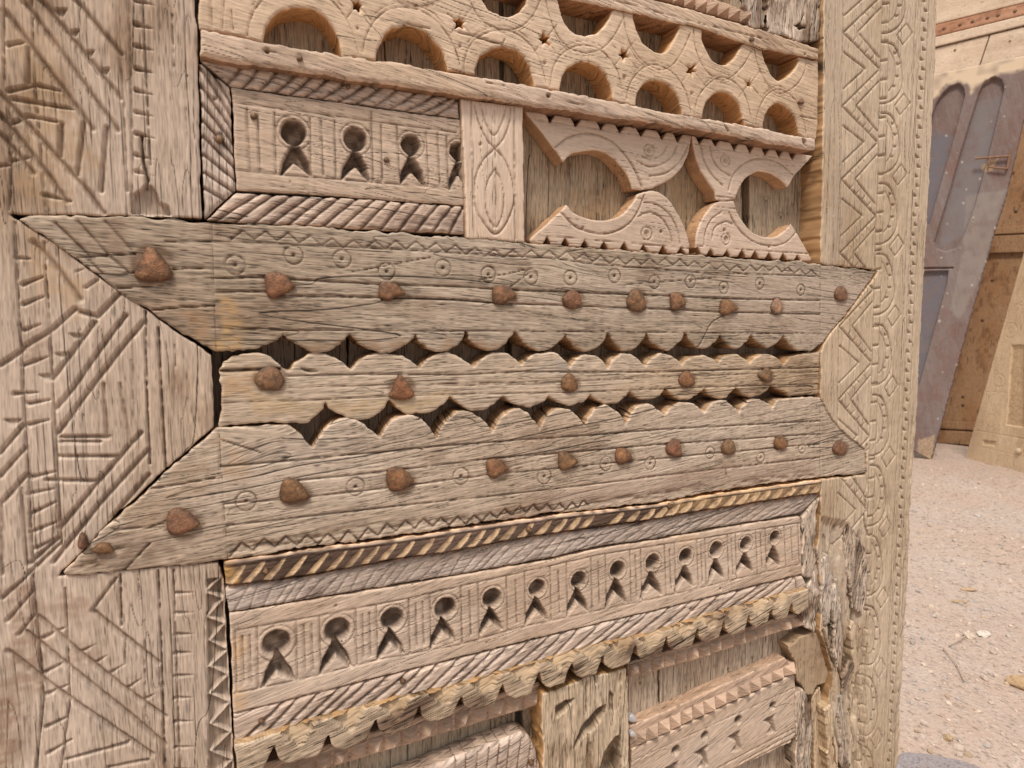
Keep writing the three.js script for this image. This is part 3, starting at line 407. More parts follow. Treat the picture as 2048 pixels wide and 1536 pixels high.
// --- four scalloped brackets with toothed edges
const toothed = (a, b, xs, dep, hw) => { const o = [a]; for (const x of xs) { const y = lerp(a[1], b[1], (x - a[0]) / (b[0] - a[0])); o.push([x - hw, y - (b[1] - a[1]) / (b[0] - a[0]) * hw], [x, y + dep], [x + hw, y + (b[1] - a[1]) / (b[0] - a[0]) * hw]); } o.push(b); return o; };
const bk = { st: ST.bracket, z: -0.008, back: -0.031, wall: [0.88, 0.69, 0.5], rough: 0.0005, round: 0.0018, grain: -3 };
board(FRONT, DOOR, 'bracket', { ...bk, outline: [...toothed([1049, 220], [1384, 271], [1101, 1153, 1203, 1241, 1283, 1325, 1357], 17, 10), ...cr('1384,272 1376,310 1361,340 1336,362 1307,376', 4), ...pl('1285,379 1266,378'), ...cr('1263,370 1258,355 1244,334 1225,315 1205,303 1185,299 1160,302 1141,309 1127,323', 3), [1112, 301]],
  ops: [cut(cr('1110,296 1135,276 1165,267 1190,268 1220,280 1245,302 1268,335 1285,375'), 2.4, 1.4), cut('1068,238 1384,286', 1.2, 0.8), cut(cr('1378,290 1362,320 1335,345 1300,352'), 2.2, 1.3), cut(cr('1355,290 1345,312 1325,328 1300,333 1275,322'), 2.2, 1.3), cut(cr('1335,290 1325,308 1305,318 1285,313'), 1.8, 1), ring([1299, 300], 12, 1.8, 1.1, false), ring([1299, 300], 5, 1.6, 1.1), cut('1262,357 1300,362', 1.2, 1), cut('1268,318 1310,288', 0.9, 0.8)] });
board(FRONT, DOOR, 'bracket', { ...bk, outline: [...toothed([1386, 272], [1628, 311], [1400, 1432, 1470, 1501, 1532, 1560, 1586], 15, 8.5), [1590, 350], [1576, 375], ...cr('1572,368 1550,350 1525,343 1507,346 1491,357 1480,374 1472,397', 3), [1450, 401], [1434, 399], ...cr('1430,382 1407,350 1391,312 1387,285', 4)],
  ops: [cut(cr('1458,380 1466,352 1485,330 1510,318 1537,318 1562,328 1587,350'), 2.2, 1.4), cut('1390,288 1615,326', 1.2, 0.8), cut(cr('1402,288 1408,320 1425,350 1447,372'), 2.2, 1.3), cut(cr('1420,290 1425,315 1440,338 1462,352'), 2.2, 1.3), cut('1420,392 1470,396', 1.2, 0.9), ring([1451, 321], 12, 1.6, 1.1, false), ring([1451, 321], 5, 1.4, 1.1)] });
board(FRONT, DOOR, 'bracket', { ...bk, outline: [[1134, 409], ...cr('1146,424 1168,434 1192,440 1220,440 1248,427 1268,403 1275,387', 3), [1300, 381], ...cr('1315,383 1336,398 1353,420 1368,450 1379,486', 4), [1379, 510], ...toothed([1379, 510], [1062, 487], [1364, 1327, 1289, 1250, 1210, 1171, 1132, 1095], -17, 9).slice(1), [1060, 479], [1120, 425]],
  ops: [cut(cr('1122,424 1145,448 1165,459 1195,467 1225,465 1255,450 1275,425 1290,388'), 2.4, 1.3), cut('1072,470 1379,497', 1.2, 0.8), cut(cr('1277,433 1300,424 1325,438 1340,462 1345,484'), 2.2, 1.3), cut(cr('1288,405 1315,410 1340,430 1355,458 1361,488'), 2.2, 1.3), ring([1294, 467], 13, 1.8, 1.1, false), ring([1294, 467], 5, 1.6, 1.1), cut('1268,396 1335,404', 1.2, 0.9), sink('', 4, 3, { multi: [], circles: [[[1166, 457], 4.5], [[1323, 463], 4]] })] });
board(FRONT, DOOR, 'bracket', { ...bk, outline: [[1441, 402], [1468, 402], ...cr('1475,424 1495,454 1520,472 1550,474 1573,460 1583,448', 3), [1604, 482], [1625, 522], ...toothed([1625, 524], [1391, 508], [1596, 1567, 1539, 1511, 1485, 1455, 1422, 1396], -15, 8).slice(1, -1), ...cr('1390,505 1394,466 1407,434 1424,412 1440,402', 4)],
  ops: [cut(cr('1458,424 1475,455 1505,482 1540,492 1572,485 1595,462'), 2.2, 1.3), cut('1391,492 1615,508', 1.2, 0.8), cut(cr('1408,490 1412,462 1424,438 1443,424'), 2.2, 1.3), cut(cr('1424,478 1430,455 1450,444 1465,448'), 2.2, 1.3), ring([1452, 478], 11, 1.6, 1.1, false), ring([1452, 478], 5, 1.4, 1.1), cut('1425,414 1472,418', 1.2, 0.9), sink('', 4, 3, { multi: [], circles: [[[1449, 460], 4], [[1539, 493], 4]] })] });

// --- battens, and where their nails go
const TRI = [[-0.25, -1], [0.1, -0.95], [0.55, -0.35], [1, 0.4], [0.85, 0.85], [-0.2, 1], [-0.95, 0.75], [-0.75, 0.1]], DROP = [[0, -1], [0.55, -0.7], [0.95, 0.15], [0.75, 0.75], [0.1, 1], [-0.7, 0.75], [-0.95, 0.1], [-0.55, -0.7]];
const NU = [[304, 528, 78, 70, 0, TRI], [559, 570, 62, 52, 0.05], [784, 582, 52, 40, 0.1], [1009, 590, 48, 41, 0.05], [1146, 598, 40, 40, 0.2, DROP], [1274, 601, 42, 46, 0, DROP], [1357, 604, 31, 38, 0.1], [1459, 615, 37, 34, 0.1], [1555, 612, 23, 32, 0, DROP], [1684, 587, 27, 31, 0, DROP]];
const NM = [[539, 756, 62, 50, 0.1, DROP], [803, 776, 50, 48, 0, TRI], [1140, 765, 35, 38, 0, DROP], [1375, 758, 33, 33, 0, DROP], [1532, 750, 28, 29, 3.1]];
const NL = [[366, 1045, 68, 56, 0.1], [589, 986, 60, 52, 0.3], [801, 960, 55, 52, 0.05], [995, 937, 44, 41, 0], [1137, 923, 39, 39, 0], [1249, 913, 34, 35, 0.1], [1350, 896, 33, 36, 0.2, DROP], [1459, 894, 28, 31, 0, DROP], [1563, 885, 27, 30, 0, DROP], [1681, 896, 29, 29, 0, DROP], [166, 1086, 22, 34, 0.4], [208, 1099, 44, 22, 0.5]];
const stainShade = (N) => N.map(([x, y, w, h]) => ({ p: Array.from({ length: 12 }, (_, i) => [x + w * 0.60 * Math.cos(i * Math.PI / 6), y + 2 + h * 0.60 * Math.sin(i * Math.PI / 6)]), c: [0.12, 0.07, 0.042], amt: 0.75, soft: 0.005 }));  // dark ring round each nail: rust stain and dirt, plus painted shadow gap
const arcs = (pts, pw = 0.75) => {                                  // pts: cusp, extreme y, cusp, extreme y ... -> scallops
  const o = []; for (let i = 0; i + 2 < pts.length; i += 2) { const a = pts[i], e = pts[i + 1], b = pts[i + 2]; for (let k = 0; k < 12; k++) { const t = k / 12, y = lerp(a[1], b[1], t); o.push([lerp(a[0], b[0], t), y + (e - y) * Math.pow(Math.sin(Math.PI * t), pw)]); } } o.push(pts[pts.length - 1]); return o;
};
const zig = (a, b, n, amp) => { const o = []; for (let i = 0; i <= n; i++) { const t = 1 - Math.pow(1 - i / n, 1.35) * 1, q = i / n, x = lerp(a[0], b[0], 1 - (1 - q) * (1 + 0.55 * q) / (1 + 0.55 * q)); const xx = lerp(a[0], b[0], q * (1.35 - 0.35 * q)); o.push([xx, lerp(a[1], b[1], (xx - a[0]) / (b[0] - a[0])) + (i & 1 ? -1 : 1) * amp * (1 - 0.4 * q) * (0.8 + 0.3 * Math.sin(i * 2.7))]); } return o; };
const ubTop = pl('36,438 60,431 260,433 410,443 660,456 800,466 1050,485 1312,505 1625,526 1712,536 1754,543');
const ubLow = arcs([[567, 664], 705, [700, 665], 705, [832, 668], 704, [932, 664], 703, [1032, 661], 701, [1132, 666], 702, [1217, 666], 701, [1295, 666], 700, [1372, 666], 699, [1442, 670], 697, [1504, 670], 695, [1567, 670]]);
const circ = (list, r0, r1) => { const q = pl(list); return q.map((c, i) => ring(c, lerp(r0, r1, i / (q.length - 1)), 2.0, 1.2)); };
const UB = board(FRONT, DOOR, 'batten', { st: ST.batten, grain: -2.5, z: 0.0025, back: -0.036, rough: 0.0013, round: 0.002, wall: [0.95, 0.72, 0.5], knots: [[1100, 500, 0.012]],
  outline: [...ubTop, ...pl('1735,572 1682,641 1662,663 1645,683 1621,703 1595,700 1580,690'), ...ubLow.slice().reverse(), ...pl('555,680 535,693 510,699 470,703 428,704 360,663 292,617 200,551 130,499')],
  ops: [cut(zig([462, 470], [1635, 545], 68, 11), 2.3, 1.2), circ('470,530 587,510 684,518 773,543 886,536 977,549 1062,554 1141,556 1229,552 1309,564 1382,563 1448,576 1520,567 1602,580', 19, 11),
    cuts('330,483 400,483 550,486 650,492 912,506 1100,516 1200,530 1400,545 1640,553', 1.6, 1.8), cuts('425,557 525,554 590,559 760,569 912,573 985,578 1127,584 1257,589 1345,592 1440,597 1640,601|432,584 530,583 570,592 760,595 912,599 985,606 1127,611 1200,614 1345,619 1442,624 1640,629', 2.2, 2.4), cuts('425,656 575,661 912,662 1200,664 1640,668', 1.5, 1.6),
    cuts('423,445 431,700|1641,530 1640,668', 1.3, 1), cut(cr('1450,630 1425,645 1412,668 1400,690 1388,700'), 1.6, 3), cuts('110,446 175,509|155,442 215,509|210,442 262,500|220,514 255,544|176,520 205,548', 4, 1.5), cuts('150,515 270,508|240,549 275,545|346,538 420,536|232,576 330,572|300,621 372,614 430,612', 1.5, 3), cuts('700,545 770,532 860,515|1000,590 1060,545|960,560 1050,540|1250,570 1430,556', 1.2, 1.8), erode('60,430 260,432 260,446 60,452', 3, 30, 160), erode('930,500 1180,512 1180,560 1040,560', 1.2, 25, 90)],
  stains: [...stainShade(NU), { p: pl('432,586 475,588 474,700 430,700'), c: [0.42, 0.27, 0.13], amt: 0.7 }, { p: pl('340,620 425,625 425,690 400,680'), c: [0.33, 0.2, 0.11], amt: 0.6 }, { p: pl('1050,500 1170,505 1160,560 1070,565'), c: [0.50, 0.42, 0.33], amt: 0.6 }, { p: pl('100,440 230,440 260,520 140,490'), c: [0.22, 0.14, 0.10], amt: 0.4 }, { p: pl('1450,560 1760,560 1700,660 1450,660'), c: [0.40, 0.315, 0.26], amt: 0.5 }, { p: pl('560,680 1300,690 1300,706 560,710'), c: [0.24, 0.14, 0.075], amt: 0.6 }] });
const mbTop = arcs([[578, 738], 706, [703, 738], 706, [839, 740], 705, [948, 737], 705, [1044, 735], 705, [1140, 736], 708, [1216, 735], 708, [1292, 731], 708, [1365, 731], 710, [1437, 728], 708, [1500, 728], 708, [1567, 727]]);
const mbLow = arcs([[652, 805], 839, [780, 804], 830, [900, 790], 822, [1007, 789], 815, [1099, 790], 813, [1181, 787], 807, [1260, 783], 801, [1332, 775], 800, [1409, 773], 797, [1472, 773], 794, [1542, 772]]);
const MB = board(FRONT, DOOR, 'batten', { st: ST.batten, over: { col: [0.41, 0.30, 0.195] }, grain: 2, z: 0.001, back: -0.036, rough: 0.0013, round: 0.002, wall: [1.0, 0.82, 0.62],
  outline: [...cr('442,740 455,722 480,709 510,705 532,707 550,716 566,736', 3), ...mbTop, ...pl('1582,714 1600,708 1639,706 1637,789'), [1580, 792], ...mbLow.slice().reverse(), ...cr('640,826 622,840 600,845 440,851', 3)],
  ops: [cuts('570,752 720,749 912,750 1037,744 1312,744 1640,735', 1.8, 2.4), cuts('442,806 650,800 780,794 900,789 1150,785 1400,775 1640,768', 1.4, 1.5), cuts('570,776 780,770 1100,764 1380,752 1640,744|860,772 1110,768', 1.1, 1.3), cuts('441,742 560,738|470,740 520,738', 3, 4), chip('598,736 640,742 620,748', 5), erode('440,738 560,738 560,748 440,752', 5, 30, 120)],
  stains: [...stainShade(NM), { p: pl('440,740 500,740 500,800 440,800'), c: [0.42, 0.26, 0.13], amt: 0.5 }, { p: pl('500,800 900,790 900,830 640,840 500,845'), c: [0.40, 0.285, 0.15], amt: 0.5 }, { p: pl('1080,712 1140,716 1140,740 1080,738'), c: [0.3, 0.27, 0.24], amt: 0.6 }] });
const lbTop = arcs([[626, 897], 838, [760, 879], 829, [874, 872], 822, [984, 865], 817, [1080, 859], 815, [1169, 850], 812, [1252, 848], 807, [1331, 833], 804, [1410, 826], 801, [1479, 824], 798, [1545, 816]]);
const lbBot = pl('445,1121 625,1094 800,1072 950,1049 1100,1028 1312,1006 1425,984 1641,954');
const LB = board(FRONT, DOOR, 'batten', { st: ST.batten, over: { col: [0.43, 0.335, 0.25], gray: [0.45, 0.375, 0.305] }, grain: 6, z: 0.002, back: -0.036, rough: 0.0012, round: 0.002, wall: [0.98, 0.8, 0.6], knots: [[545, 875, 0.014]],
  outline: [...pl('432,857 470,853 540,850 575,851 590,858 608,876'), ...lbTop, ...pl('1558,800 1600,795 1641,795 1658,824 1666,837 1676,849 1692,865 1731,898 1733,946'), ...lbBot.slice().reverse(), ...pl('320,1135 165,1152 128,1146 225,1043 332,943')],
  ops: [circ('492,1003 711,974 922,953 1089,953 1213,928 1301,927 1421,906 1522,916 1605,898', 19, 9), cuts('440,934 580,922 912,890 1200,869 1312,860 1640,842|595,962 800,940 980,918 1140,905 1312,890 1640,868|450,1008 575,1000 800,973 975,950 1157,933 1312,918 1640,888|450,1052 680,1026 912,1000 1100,980 1312,953 1640,915', 1.9, 2.2),
    cuts('437,862 446,1000 455,1118|1641,798 1640,955', 1.4, 1.1), cut(zig([460, 1103], [1180, 1005], 42, 14), 3.2, 2), erode('455,1080 800,1040 1100,1005 1640,935 1640,958 1100,1030 800,1073 455,1118', 5, 30, 90, { soft: 0.008 }), cuts('302,978 355,970 430,957|300,1087 240,1150|225,1060 300,1055 330,1045', 1.6, 2.2), erode('130,1140 240,1050 260,1090 200,1152', 8, 40, 90), cut(cr('1250,900 1262,915 1245,925'), 1, 0.8), cuts('1452,935 1454,955', 1.5, 3), cut('440,880 520,905', 1.4, 2)],
  stains: [...stainShade(NL), { p: pl('130,1150 260,1060 340,1100 240,1150'), c: [0.19, 0.135, 0.10], amt: 0.65 }, { p: pl('440,890 500,900 480,960 445,960'), c: [0.40, 0.26, 0.15], amt: 0.45 }, { p: pl('440,850 560,850 540,880 440,885'), c: [0.52, 0.43, 0.33], amt: 0.5 }, { p: pl('1050,980 1640,910 1640,955 1060,1030'), c: [0.33, 0.235, 0.19], amt: 0.5 }, { p: pl('200,1040 430,880 430,960 300,1060'), c: [0.33, 0.23, 0.15], amt: 0.4 }] });

// --- forged nail heads
const rust = (() => { const n = 256, c = new Uint8Array(n * n * 4), b = new Uint8Array(n * n * 4); for (let j = 0; j < n; j++) for (let i = 0; i < n; i++) { const a = fbm(i / 13, j / 13), f = fbm(i / 4 + 40, j / 4), k = (j * n + i) * 4, m = clamp(0.5 + 0.9 * a), q = ss(0.2, 0.6, fbm(i / 20 + 9, j / 20)); let r = lerp(0.135, 0.275, m), g = lerp(0.076, 0.138, m), d = lerp(0.045, 0.072, m); r = lerp(r, 0.34, q * 0.6); g = lerp(g, 0.205, q * 0.6); d = lerp(d, 0.105, q * 0.6); const s = 1 + 0.3 * f; c[k] = to8(r * s); c[k + 1] = to8(g * s); c[k + 2] = to8(d * s); c[k + 3] = 255; b[k] = b[k + 1] = b[k + 2] = clamp(128 + 90 * f + 50 * a, 0, 255); b[k + 3] = 255; }
  const t = (a, s) => { const x = new THREE.DataTexture(a, n, n); x.wrapS = x.wrapT = THREE.RepeatWrapping; x.magFilter = THREE.LinearFilter; if (s) x.colorSpace = THREE.SRGBColorSpace; x.needsUpdate = true; return x; };
  return new THREE.MeshStandardMaterial({ map: t(c, 1), bumpMap: t(b), bumpScale: 0.0007, roughness: 0.62, metalness: 0.2, vertexColors: true }); })();
function nail(parent, [x, y], [wx, wy], ang, z, o = {}) {
  const r = rng(Math.round(x * 31 + y)), T = o.shape ?? [[-0.92, -0.72], [-0.35, -0.98], [0.3, -0.78], [1, -0.08], [0.93, 0.22], [0.25, 0.68], [-0.22, 0.98], [-0.78, 0.78], [-0.95, 0.1]];
  const ca = Math.cos(ang), sa = Math.sin(ang), P = cr(T.map(([a, b]) => { a += (r() - 0.5) * 0.1; b += (r() - 0.5) * 0.1; return [x + (a * ca - b * sa) * wx / 2, y + (a * sa + b * ca) * wy / 2]; }), 2, true).map((p) => door.at(p, z + 0.003));
  const f = polySDF(P), b = bbox(P, 0.002), rad = Math.min(b[2] - b[0], b[3] - b[1]) * 0.22, cx = (b[0] + b[2]) / 2, cy = (b[1] + b[3]) / 2, H = 0.54 * (o.h ?? 0.0068), ax = r() * 6.3, tn = o.tint ?? [0.92 + 0.16 * r(), 0.9 + 0.16 * r(), 0.82 + 0.16 * r()];
  const g = fieldMesh({ box: b, cell: 0.0011, sdf: f, back: z - 0.004, wallTint: [0.7, 0.65, 0.6],
    z: (u, v, s) => { const t = clamp(-s / rad), fold = Math.abs((u - cx) * Math.cos(ax) + (v - cy) * Math.sin(ax)) / rad; return z + 0.0015 + H * (0.72 * Math.sqrt(1 - (1 - t) * (1 - t)) + 0.28 * clamp(1 - Math.hypot(u - cx, v - cy) / (rad * 3.2))) * (1 - 0.12 * fold) + 0.00035 * fbm(u * 160 + x, v * 160); },
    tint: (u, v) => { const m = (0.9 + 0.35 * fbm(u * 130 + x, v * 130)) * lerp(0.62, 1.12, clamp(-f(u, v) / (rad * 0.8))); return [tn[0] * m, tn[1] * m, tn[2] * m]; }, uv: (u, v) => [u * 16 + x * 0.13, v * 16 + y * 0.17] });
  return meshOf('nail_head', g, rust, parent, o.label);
}
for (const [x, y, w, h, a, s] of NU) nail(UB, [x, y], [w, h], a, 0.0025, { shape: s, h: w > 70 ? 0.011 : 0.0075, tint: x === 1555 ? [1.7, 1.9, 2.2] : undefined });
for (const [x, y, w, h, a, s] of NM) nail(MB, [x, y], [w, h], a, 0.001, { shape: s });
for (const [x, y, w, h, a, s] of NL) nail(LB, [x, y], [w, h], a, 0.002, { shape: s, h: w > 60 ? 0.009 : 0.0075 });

for (const [x, y, w, z, t] of [[438, 276, 18, 0.001], [600, 115, 13, 0.013], [774, 318, 12, -0.001], [508, 230, 15, -0.001], [532, 1144, 13, 0.005], [1060, 1060, 12, 0.005], [1342, 1013, 11, 0.005], [523, 1443, 11, 0.001], [807, 1365, 11, 0.001], [1506, 77, 10, 0.003], [1605, 202, 12, 0], [697, 172, 10, 0.001], [1064, 1527, 12, -0.002], [1266, 1438, 17, -0.012, [3.2, 4.6, 7.5]], [1267, 1470, 12, -0.004, [2.6, 3.6, 5.5]]])
  { const q = nail(DOOR, [x, y], [w, w * 0.95], 0, z, { shape: DROP, h: w * 0.00022, tint: t ? [1, 1, 1] : [0.85, 0.95, 1.0], label: t ? 'small pale grey screw head' : 'small round nail head in the wood' }); if (t) q.material = new THREE.MeshStandardMaterial({ color: new THREE.Color().setRGB(0.5, 0.5, 0.52), roughness: 0.5, metalness: 0.3 }); }
// --- lower mouldings and the long keyhole panel
const ysTop = pl('450,1127 625,1101 800,1079 950,1056 1100,1034 1312,1011 1425,991 1645,961'), ysBot = pl('449,1174 617,1152 800,1118 912,1102 1050,1075 1200,1054 1312,1038 1425,1018 1641,985');
{
  const ops = [], yl = (x, f) => lerp(yOn(ysTop, x) + lerp(11, 6, (x - 455) / 1180), yOn(ysBot, x) - 1, f);
  for (let i = 0, x = 455; x < 1640; i++) {
    const per = lerp(41, 23, (x - 455) / 1180); if (!(x > 1168 && x < 1205)) { const wd = per * lerp(0.22, 0.35, clamp((x - 700) / 800)), j = 4 * Math.sin(i * 5.3); const hgt = yl(x, 1) - yl(x, 0), dx = hgt * 0.95; ops.push(sink([[x + j - wd, yl(x, 1)], [x + j + wd * 0.9, yl(x, 1)], [x + dx * 0.55 + j + wd, yl(x + dx * 0.5, 0.42)], [x + dx + j + wd * 0.5, yl(x + dx, -0.05)], [x + dx + j - wd * 0.5, yl(x + dx, 0.0)], [x + dx * 0.5 + j - wd * 0.9, yl(x + dx * 0.5, 0.5)]], 1.3, 1.2, { dirt: 1, hard: 1 })); }
    x += per;
  }
  board(FRONT, DOOR, 'striped_moulding', { top: true, st: ST.stripe, grain: 8, z: 0.005, back: -0.03, rough: 0.0007, round: 0.0025, wall: [2.2, 2.0, 1.7], outline: [...ysTop, ...ysBot.slice().reverse()], ops: [ops, cut(ysTop.map(([x, y]) => [x, y + lerp(10, 5, (x - 450) / 1200)]), 1.4, 1.2, { dirt: 0 }), sink('', 3, 3, { multi: [], circles: [[[532, 1144], 6], [[1060, 1060], 5.5], [[1342, 1015], 5], [[1592, 975], 4]], dirt: 0.2 })],
    stains: [{ p: [...ysTop.map(([x, y]) => [x, y - 3]), ...ysTop.slice().reverse().map(([x, y]) => [x, y + 4])], c: [0.46, 0.345, 0.265], amt: 0.95, soft: 0.0016 }, { p: pl('440,1120 466,1120 466,1180 440,1185'), c: [0.5, 0.3, 0.11], amt: 0.9 }, { p: pl('1330,990 1645,955 1645,990 1330,1040'), c: [0.45, 0.29, 0.14], amt: 0.45 }] });
}
const m2Bot = pl('460,1225 912,1151 1100,1117 1200,1094 1312,1078 1457,1052 1604,1028'), pbBot = pl('467,1427 650,1382 912,1317 1050,1283 1200,1246 1312,1220 1592,1151'), m3Bot = pl('470,1492 650,1440 800,1400 912,1376 1050,1337 1200,1291 1312,1268 1425,1232 1618,1178');
const dn = (l, d) => l.map(([x, y]) => [x, y + d]);
board(FRONT, DOOR, 'moulding', { st: ST.mouldDark, grain: 9, z: 0.0, back: -0.03, round: 0.004, outline: [...dn(ysBot, 3), [1640, 991], ...m2Bot.slice().reverse()], ops: [grooves(dn(ysBot, 3), m2Bot, 46, 0.035, 2.2, 1.2), erode('800,1125 1640,990 1600,1030 900,1150', 1.6, 30, 160)], label: 'grey weathered moulding with faint slanting cuts' });
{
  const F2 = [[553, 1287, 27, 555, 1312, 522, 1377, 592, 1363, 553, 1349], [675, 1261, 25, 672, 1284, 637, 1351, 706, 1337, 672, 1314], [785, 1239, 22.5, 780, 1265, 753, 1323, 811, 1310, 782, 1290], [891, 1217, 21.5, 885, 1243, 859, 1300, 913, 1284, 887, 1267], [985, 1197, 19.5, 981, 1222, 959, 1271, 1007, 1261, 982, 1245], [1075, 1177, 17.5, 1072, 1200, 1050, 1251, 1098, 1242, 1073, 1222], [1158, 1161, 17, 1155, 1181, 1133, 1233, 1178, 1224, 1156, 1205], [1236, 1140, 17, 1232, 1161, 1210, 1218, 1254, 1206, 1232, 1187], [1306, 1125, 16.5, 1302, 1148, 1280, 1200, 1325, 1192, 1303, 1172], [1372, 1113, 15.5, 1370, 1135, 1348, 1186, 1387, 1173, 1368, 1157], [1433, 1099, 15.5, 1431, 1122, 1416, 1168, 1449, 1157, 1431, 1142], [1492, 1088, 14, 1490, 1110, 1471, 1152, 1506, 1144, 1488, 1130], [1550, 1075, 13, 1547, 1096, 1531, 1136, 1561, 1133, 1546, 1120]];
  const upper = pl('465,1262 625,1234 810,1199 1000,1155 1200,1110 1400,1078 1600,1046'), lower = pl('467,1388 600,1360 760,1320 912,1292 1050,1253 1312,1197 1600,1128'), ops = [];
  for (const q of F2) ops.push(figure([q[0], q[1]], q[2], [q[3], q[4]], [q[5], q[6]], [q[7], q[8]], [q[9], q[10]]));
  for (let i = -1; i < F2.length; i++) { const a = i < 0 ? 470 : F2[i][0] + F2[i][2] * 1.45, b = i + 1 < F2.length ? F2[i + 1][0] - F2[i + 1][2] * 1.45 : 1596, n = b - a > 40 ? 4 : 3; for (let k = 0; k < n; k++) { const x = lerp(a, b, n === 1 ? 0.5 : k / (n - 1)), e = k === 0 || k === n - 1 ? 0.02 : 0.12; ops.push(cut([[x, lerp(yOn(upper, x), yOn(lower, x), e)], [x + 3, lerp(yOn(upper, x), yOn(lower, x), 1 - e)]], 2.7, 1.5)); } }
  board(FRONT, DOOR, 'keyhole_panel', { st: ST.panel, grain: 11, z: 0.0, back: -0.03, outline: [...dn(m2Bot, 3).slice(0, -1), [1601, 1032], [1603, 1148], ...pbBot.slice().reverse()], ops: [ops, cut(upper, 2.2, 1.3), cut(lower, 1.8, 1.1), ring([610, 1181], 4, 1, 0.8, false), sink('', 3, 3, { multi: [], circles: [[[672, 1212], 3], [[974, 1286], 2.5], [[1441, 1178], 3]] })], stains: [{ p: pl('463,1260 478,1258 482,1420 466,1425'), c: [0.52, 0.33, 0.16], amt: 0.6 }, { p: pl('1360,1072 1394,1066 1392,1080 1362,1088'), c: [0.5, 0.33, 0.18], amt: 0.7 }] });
}
board(FRONT, DOOR, 'moulding', { st: ST.mould, over: { brownAmt: 0.35 }, grain: 13, z: 0.001, back: -0.03, round: 0.004, outline: [...dn(pbBot, 4), [1606, 1152], ...m3Bot.slice().reverse()], ops: [grooves(dn(pbBot, 4), m3Bot, 32, 0.08, 4.6, 2.3), sink('', 3, 3, { multi: [], circles: [[[523, 1443], 5], [[807, 1365], 5.5], [[646, 1414], 3], [[1382, 1219], 4]] })] });
board(FRONT, DOOR, 'moulding', { st: ST.rot, grain: 85, z: 0.002, back: -0.03, rough: 0.0016, round: 0.003, outline: '1606,1034 1640,996 1634,1030 1638,1060 1632,1085 1640,1108 1630,1135 1626,1160 1606,1148', ops: [cuts('1608,1050 1622,1140|1616,1040 1630,1110|1607,1090 1615,1145', 2, 1.4), erode('1625,1000 1642,1000 1642,1160 1625,1160', 4, 60, 40)] });
// saw-tooth moulding
{
  const base = pl('474,1560 573,1530 687,1499 777,1472 862,1446 947,1422 1027,1398 1105,1375 1165,1357 1222,1339 1288,1321 1348,1303 1412,1285 1465,1269 1512,1253 1552,1241 1618,1224');
  const low = [[474, 1558], [505, 1551]]; pl('549,1501 658,1477 753,1447 840,1421 924,1402 1007,1373 1080,1352 1145,1334 1207,1320 1272,1298 1335,1280 1397,1263 1450,1248 1500,1236 1545,1226 1585,1213').forEach(([x, y], i) => { const per = lerp(105, 42, Math.min(1, i / 13)), yb = (q) => yOn(base, q); low.push([x - per * 0.22, yb(x - per * 0.22) - 1], [x - 2, y - 5], [x + 1, y - 6], [x + per * 0.07, lerp(y, yb(x + per * 0.07), 0.5)], [x + per * 0.17, lerp(y, yb(x + per * 0.17), 0.82)], [x + per * 0.3, yb(x + per * 0.3) + 1]); });
  low.push([1618, 1215]); const ops = [];
  const tops = [[600, 1475], [702, 1445], [795, 1420], [892, 1397], [975, 1370], [1054, 1348], [1128, 1328], [1190, 1305], [1246, 1290], [1305, 1275], [1372, 1256], [1425, 1240], [1472, 1226], [1518, 1212], [1560, 1200]];
  tops.forEach(([x, y], i) => { const s = lerp(35, 20, i / 14), yt = yOn(m3Bot, x); ops.push(chip([[x - s * 1.1, yt + 2 + s * 0.28], [x + s * 0.9, yt - 1 - s * 0.24], [x + 2, yt + s * 1.25]], 7.5, { dirt: 1 })); });
  board(FRONT, DOOR, 'sawtooth_moulding', { top: true, st: ST.saw, grain: 14, z: 0.010, back: -0.026, rough: 0.0007, wall: [0.85, 0.72, 0.56], outline: [...dn(m3Bot, 1).map(([x, y]) => [x, y]), ...low.slice().reverse()], ops: [ops] });
}
// bead rows: a strip with a row of small cut pyramids
function pyramid(q, z, h, k) {                                      // q: four sighted corners; a four-sided stud with its own small relief
  const c = q.map((p) => door.at(p, z)), m = [0.52, 0.48].map((t, i) => (c[0][i] + c[1][i] + c[2][i] + c[3][i]) / 4 + 0.0006 * Math.sin(k * 3.7 + i)), pos = [], col = [], r = 0.82 + 0.3 * Math.abs(Math.sin(k * 12.9)), T = [0.50 * r, 0.36 * r, 0.275 * r];
  for (let i = 0; i < 4; i++) { const a = c[i], b = c[(i + 1) % 4]; pos.push(a[0], a[1], z, m[0], m[1], z + h, b[0], b[1], z); pos.push(a[0], a[1], z - 0.012, a[0], a[1], z, b[0], b[1], z, a[0], a[1], z - 0.012, b[0], b[1], z, b[0], b[1], z - 0.012); }
  for (let i = 0; i < pos.length; i += 9) { const ux = pos[i + 3] - pos[i], uy = pos[i + 4] - pos[i + 1], uz = pos[i + 5] - pos[i + 2], vx = pos[i + 6] - pos[i], vy = pos[i + 7] - pos[i + 1], vz = pos[i + 8] - pos[i + 2]; if (i % 27 === 0 && ux * vy - uy * vx < 0) { for (let n = 0; n < 3; n++) { const t = pos[i + 3 + n]; pos[i + 3 + n] = pos[i + 6 + n]; pos[i + 6 + n] = t; } } }
  const g = new THREE.BufferGeometry(); g.setAttribute('position', new THREE.Float32BufferAttribute(pos, 3)); const uv = []; for (let i = 0; i < pos.length; i += 3) { uv.push(pos[i] * 7 + k * 0.37, pos[i + 1] * 7 + k * 0.21); col.push(...T); }
  g.setAttribute('uv', new THREE.Float32BufferAttribute(uv, 2)); g.setAttribute('color', new THREE.Float32BufferAttribute(col, 3)); g.computeVertexNormals(); return g;
}
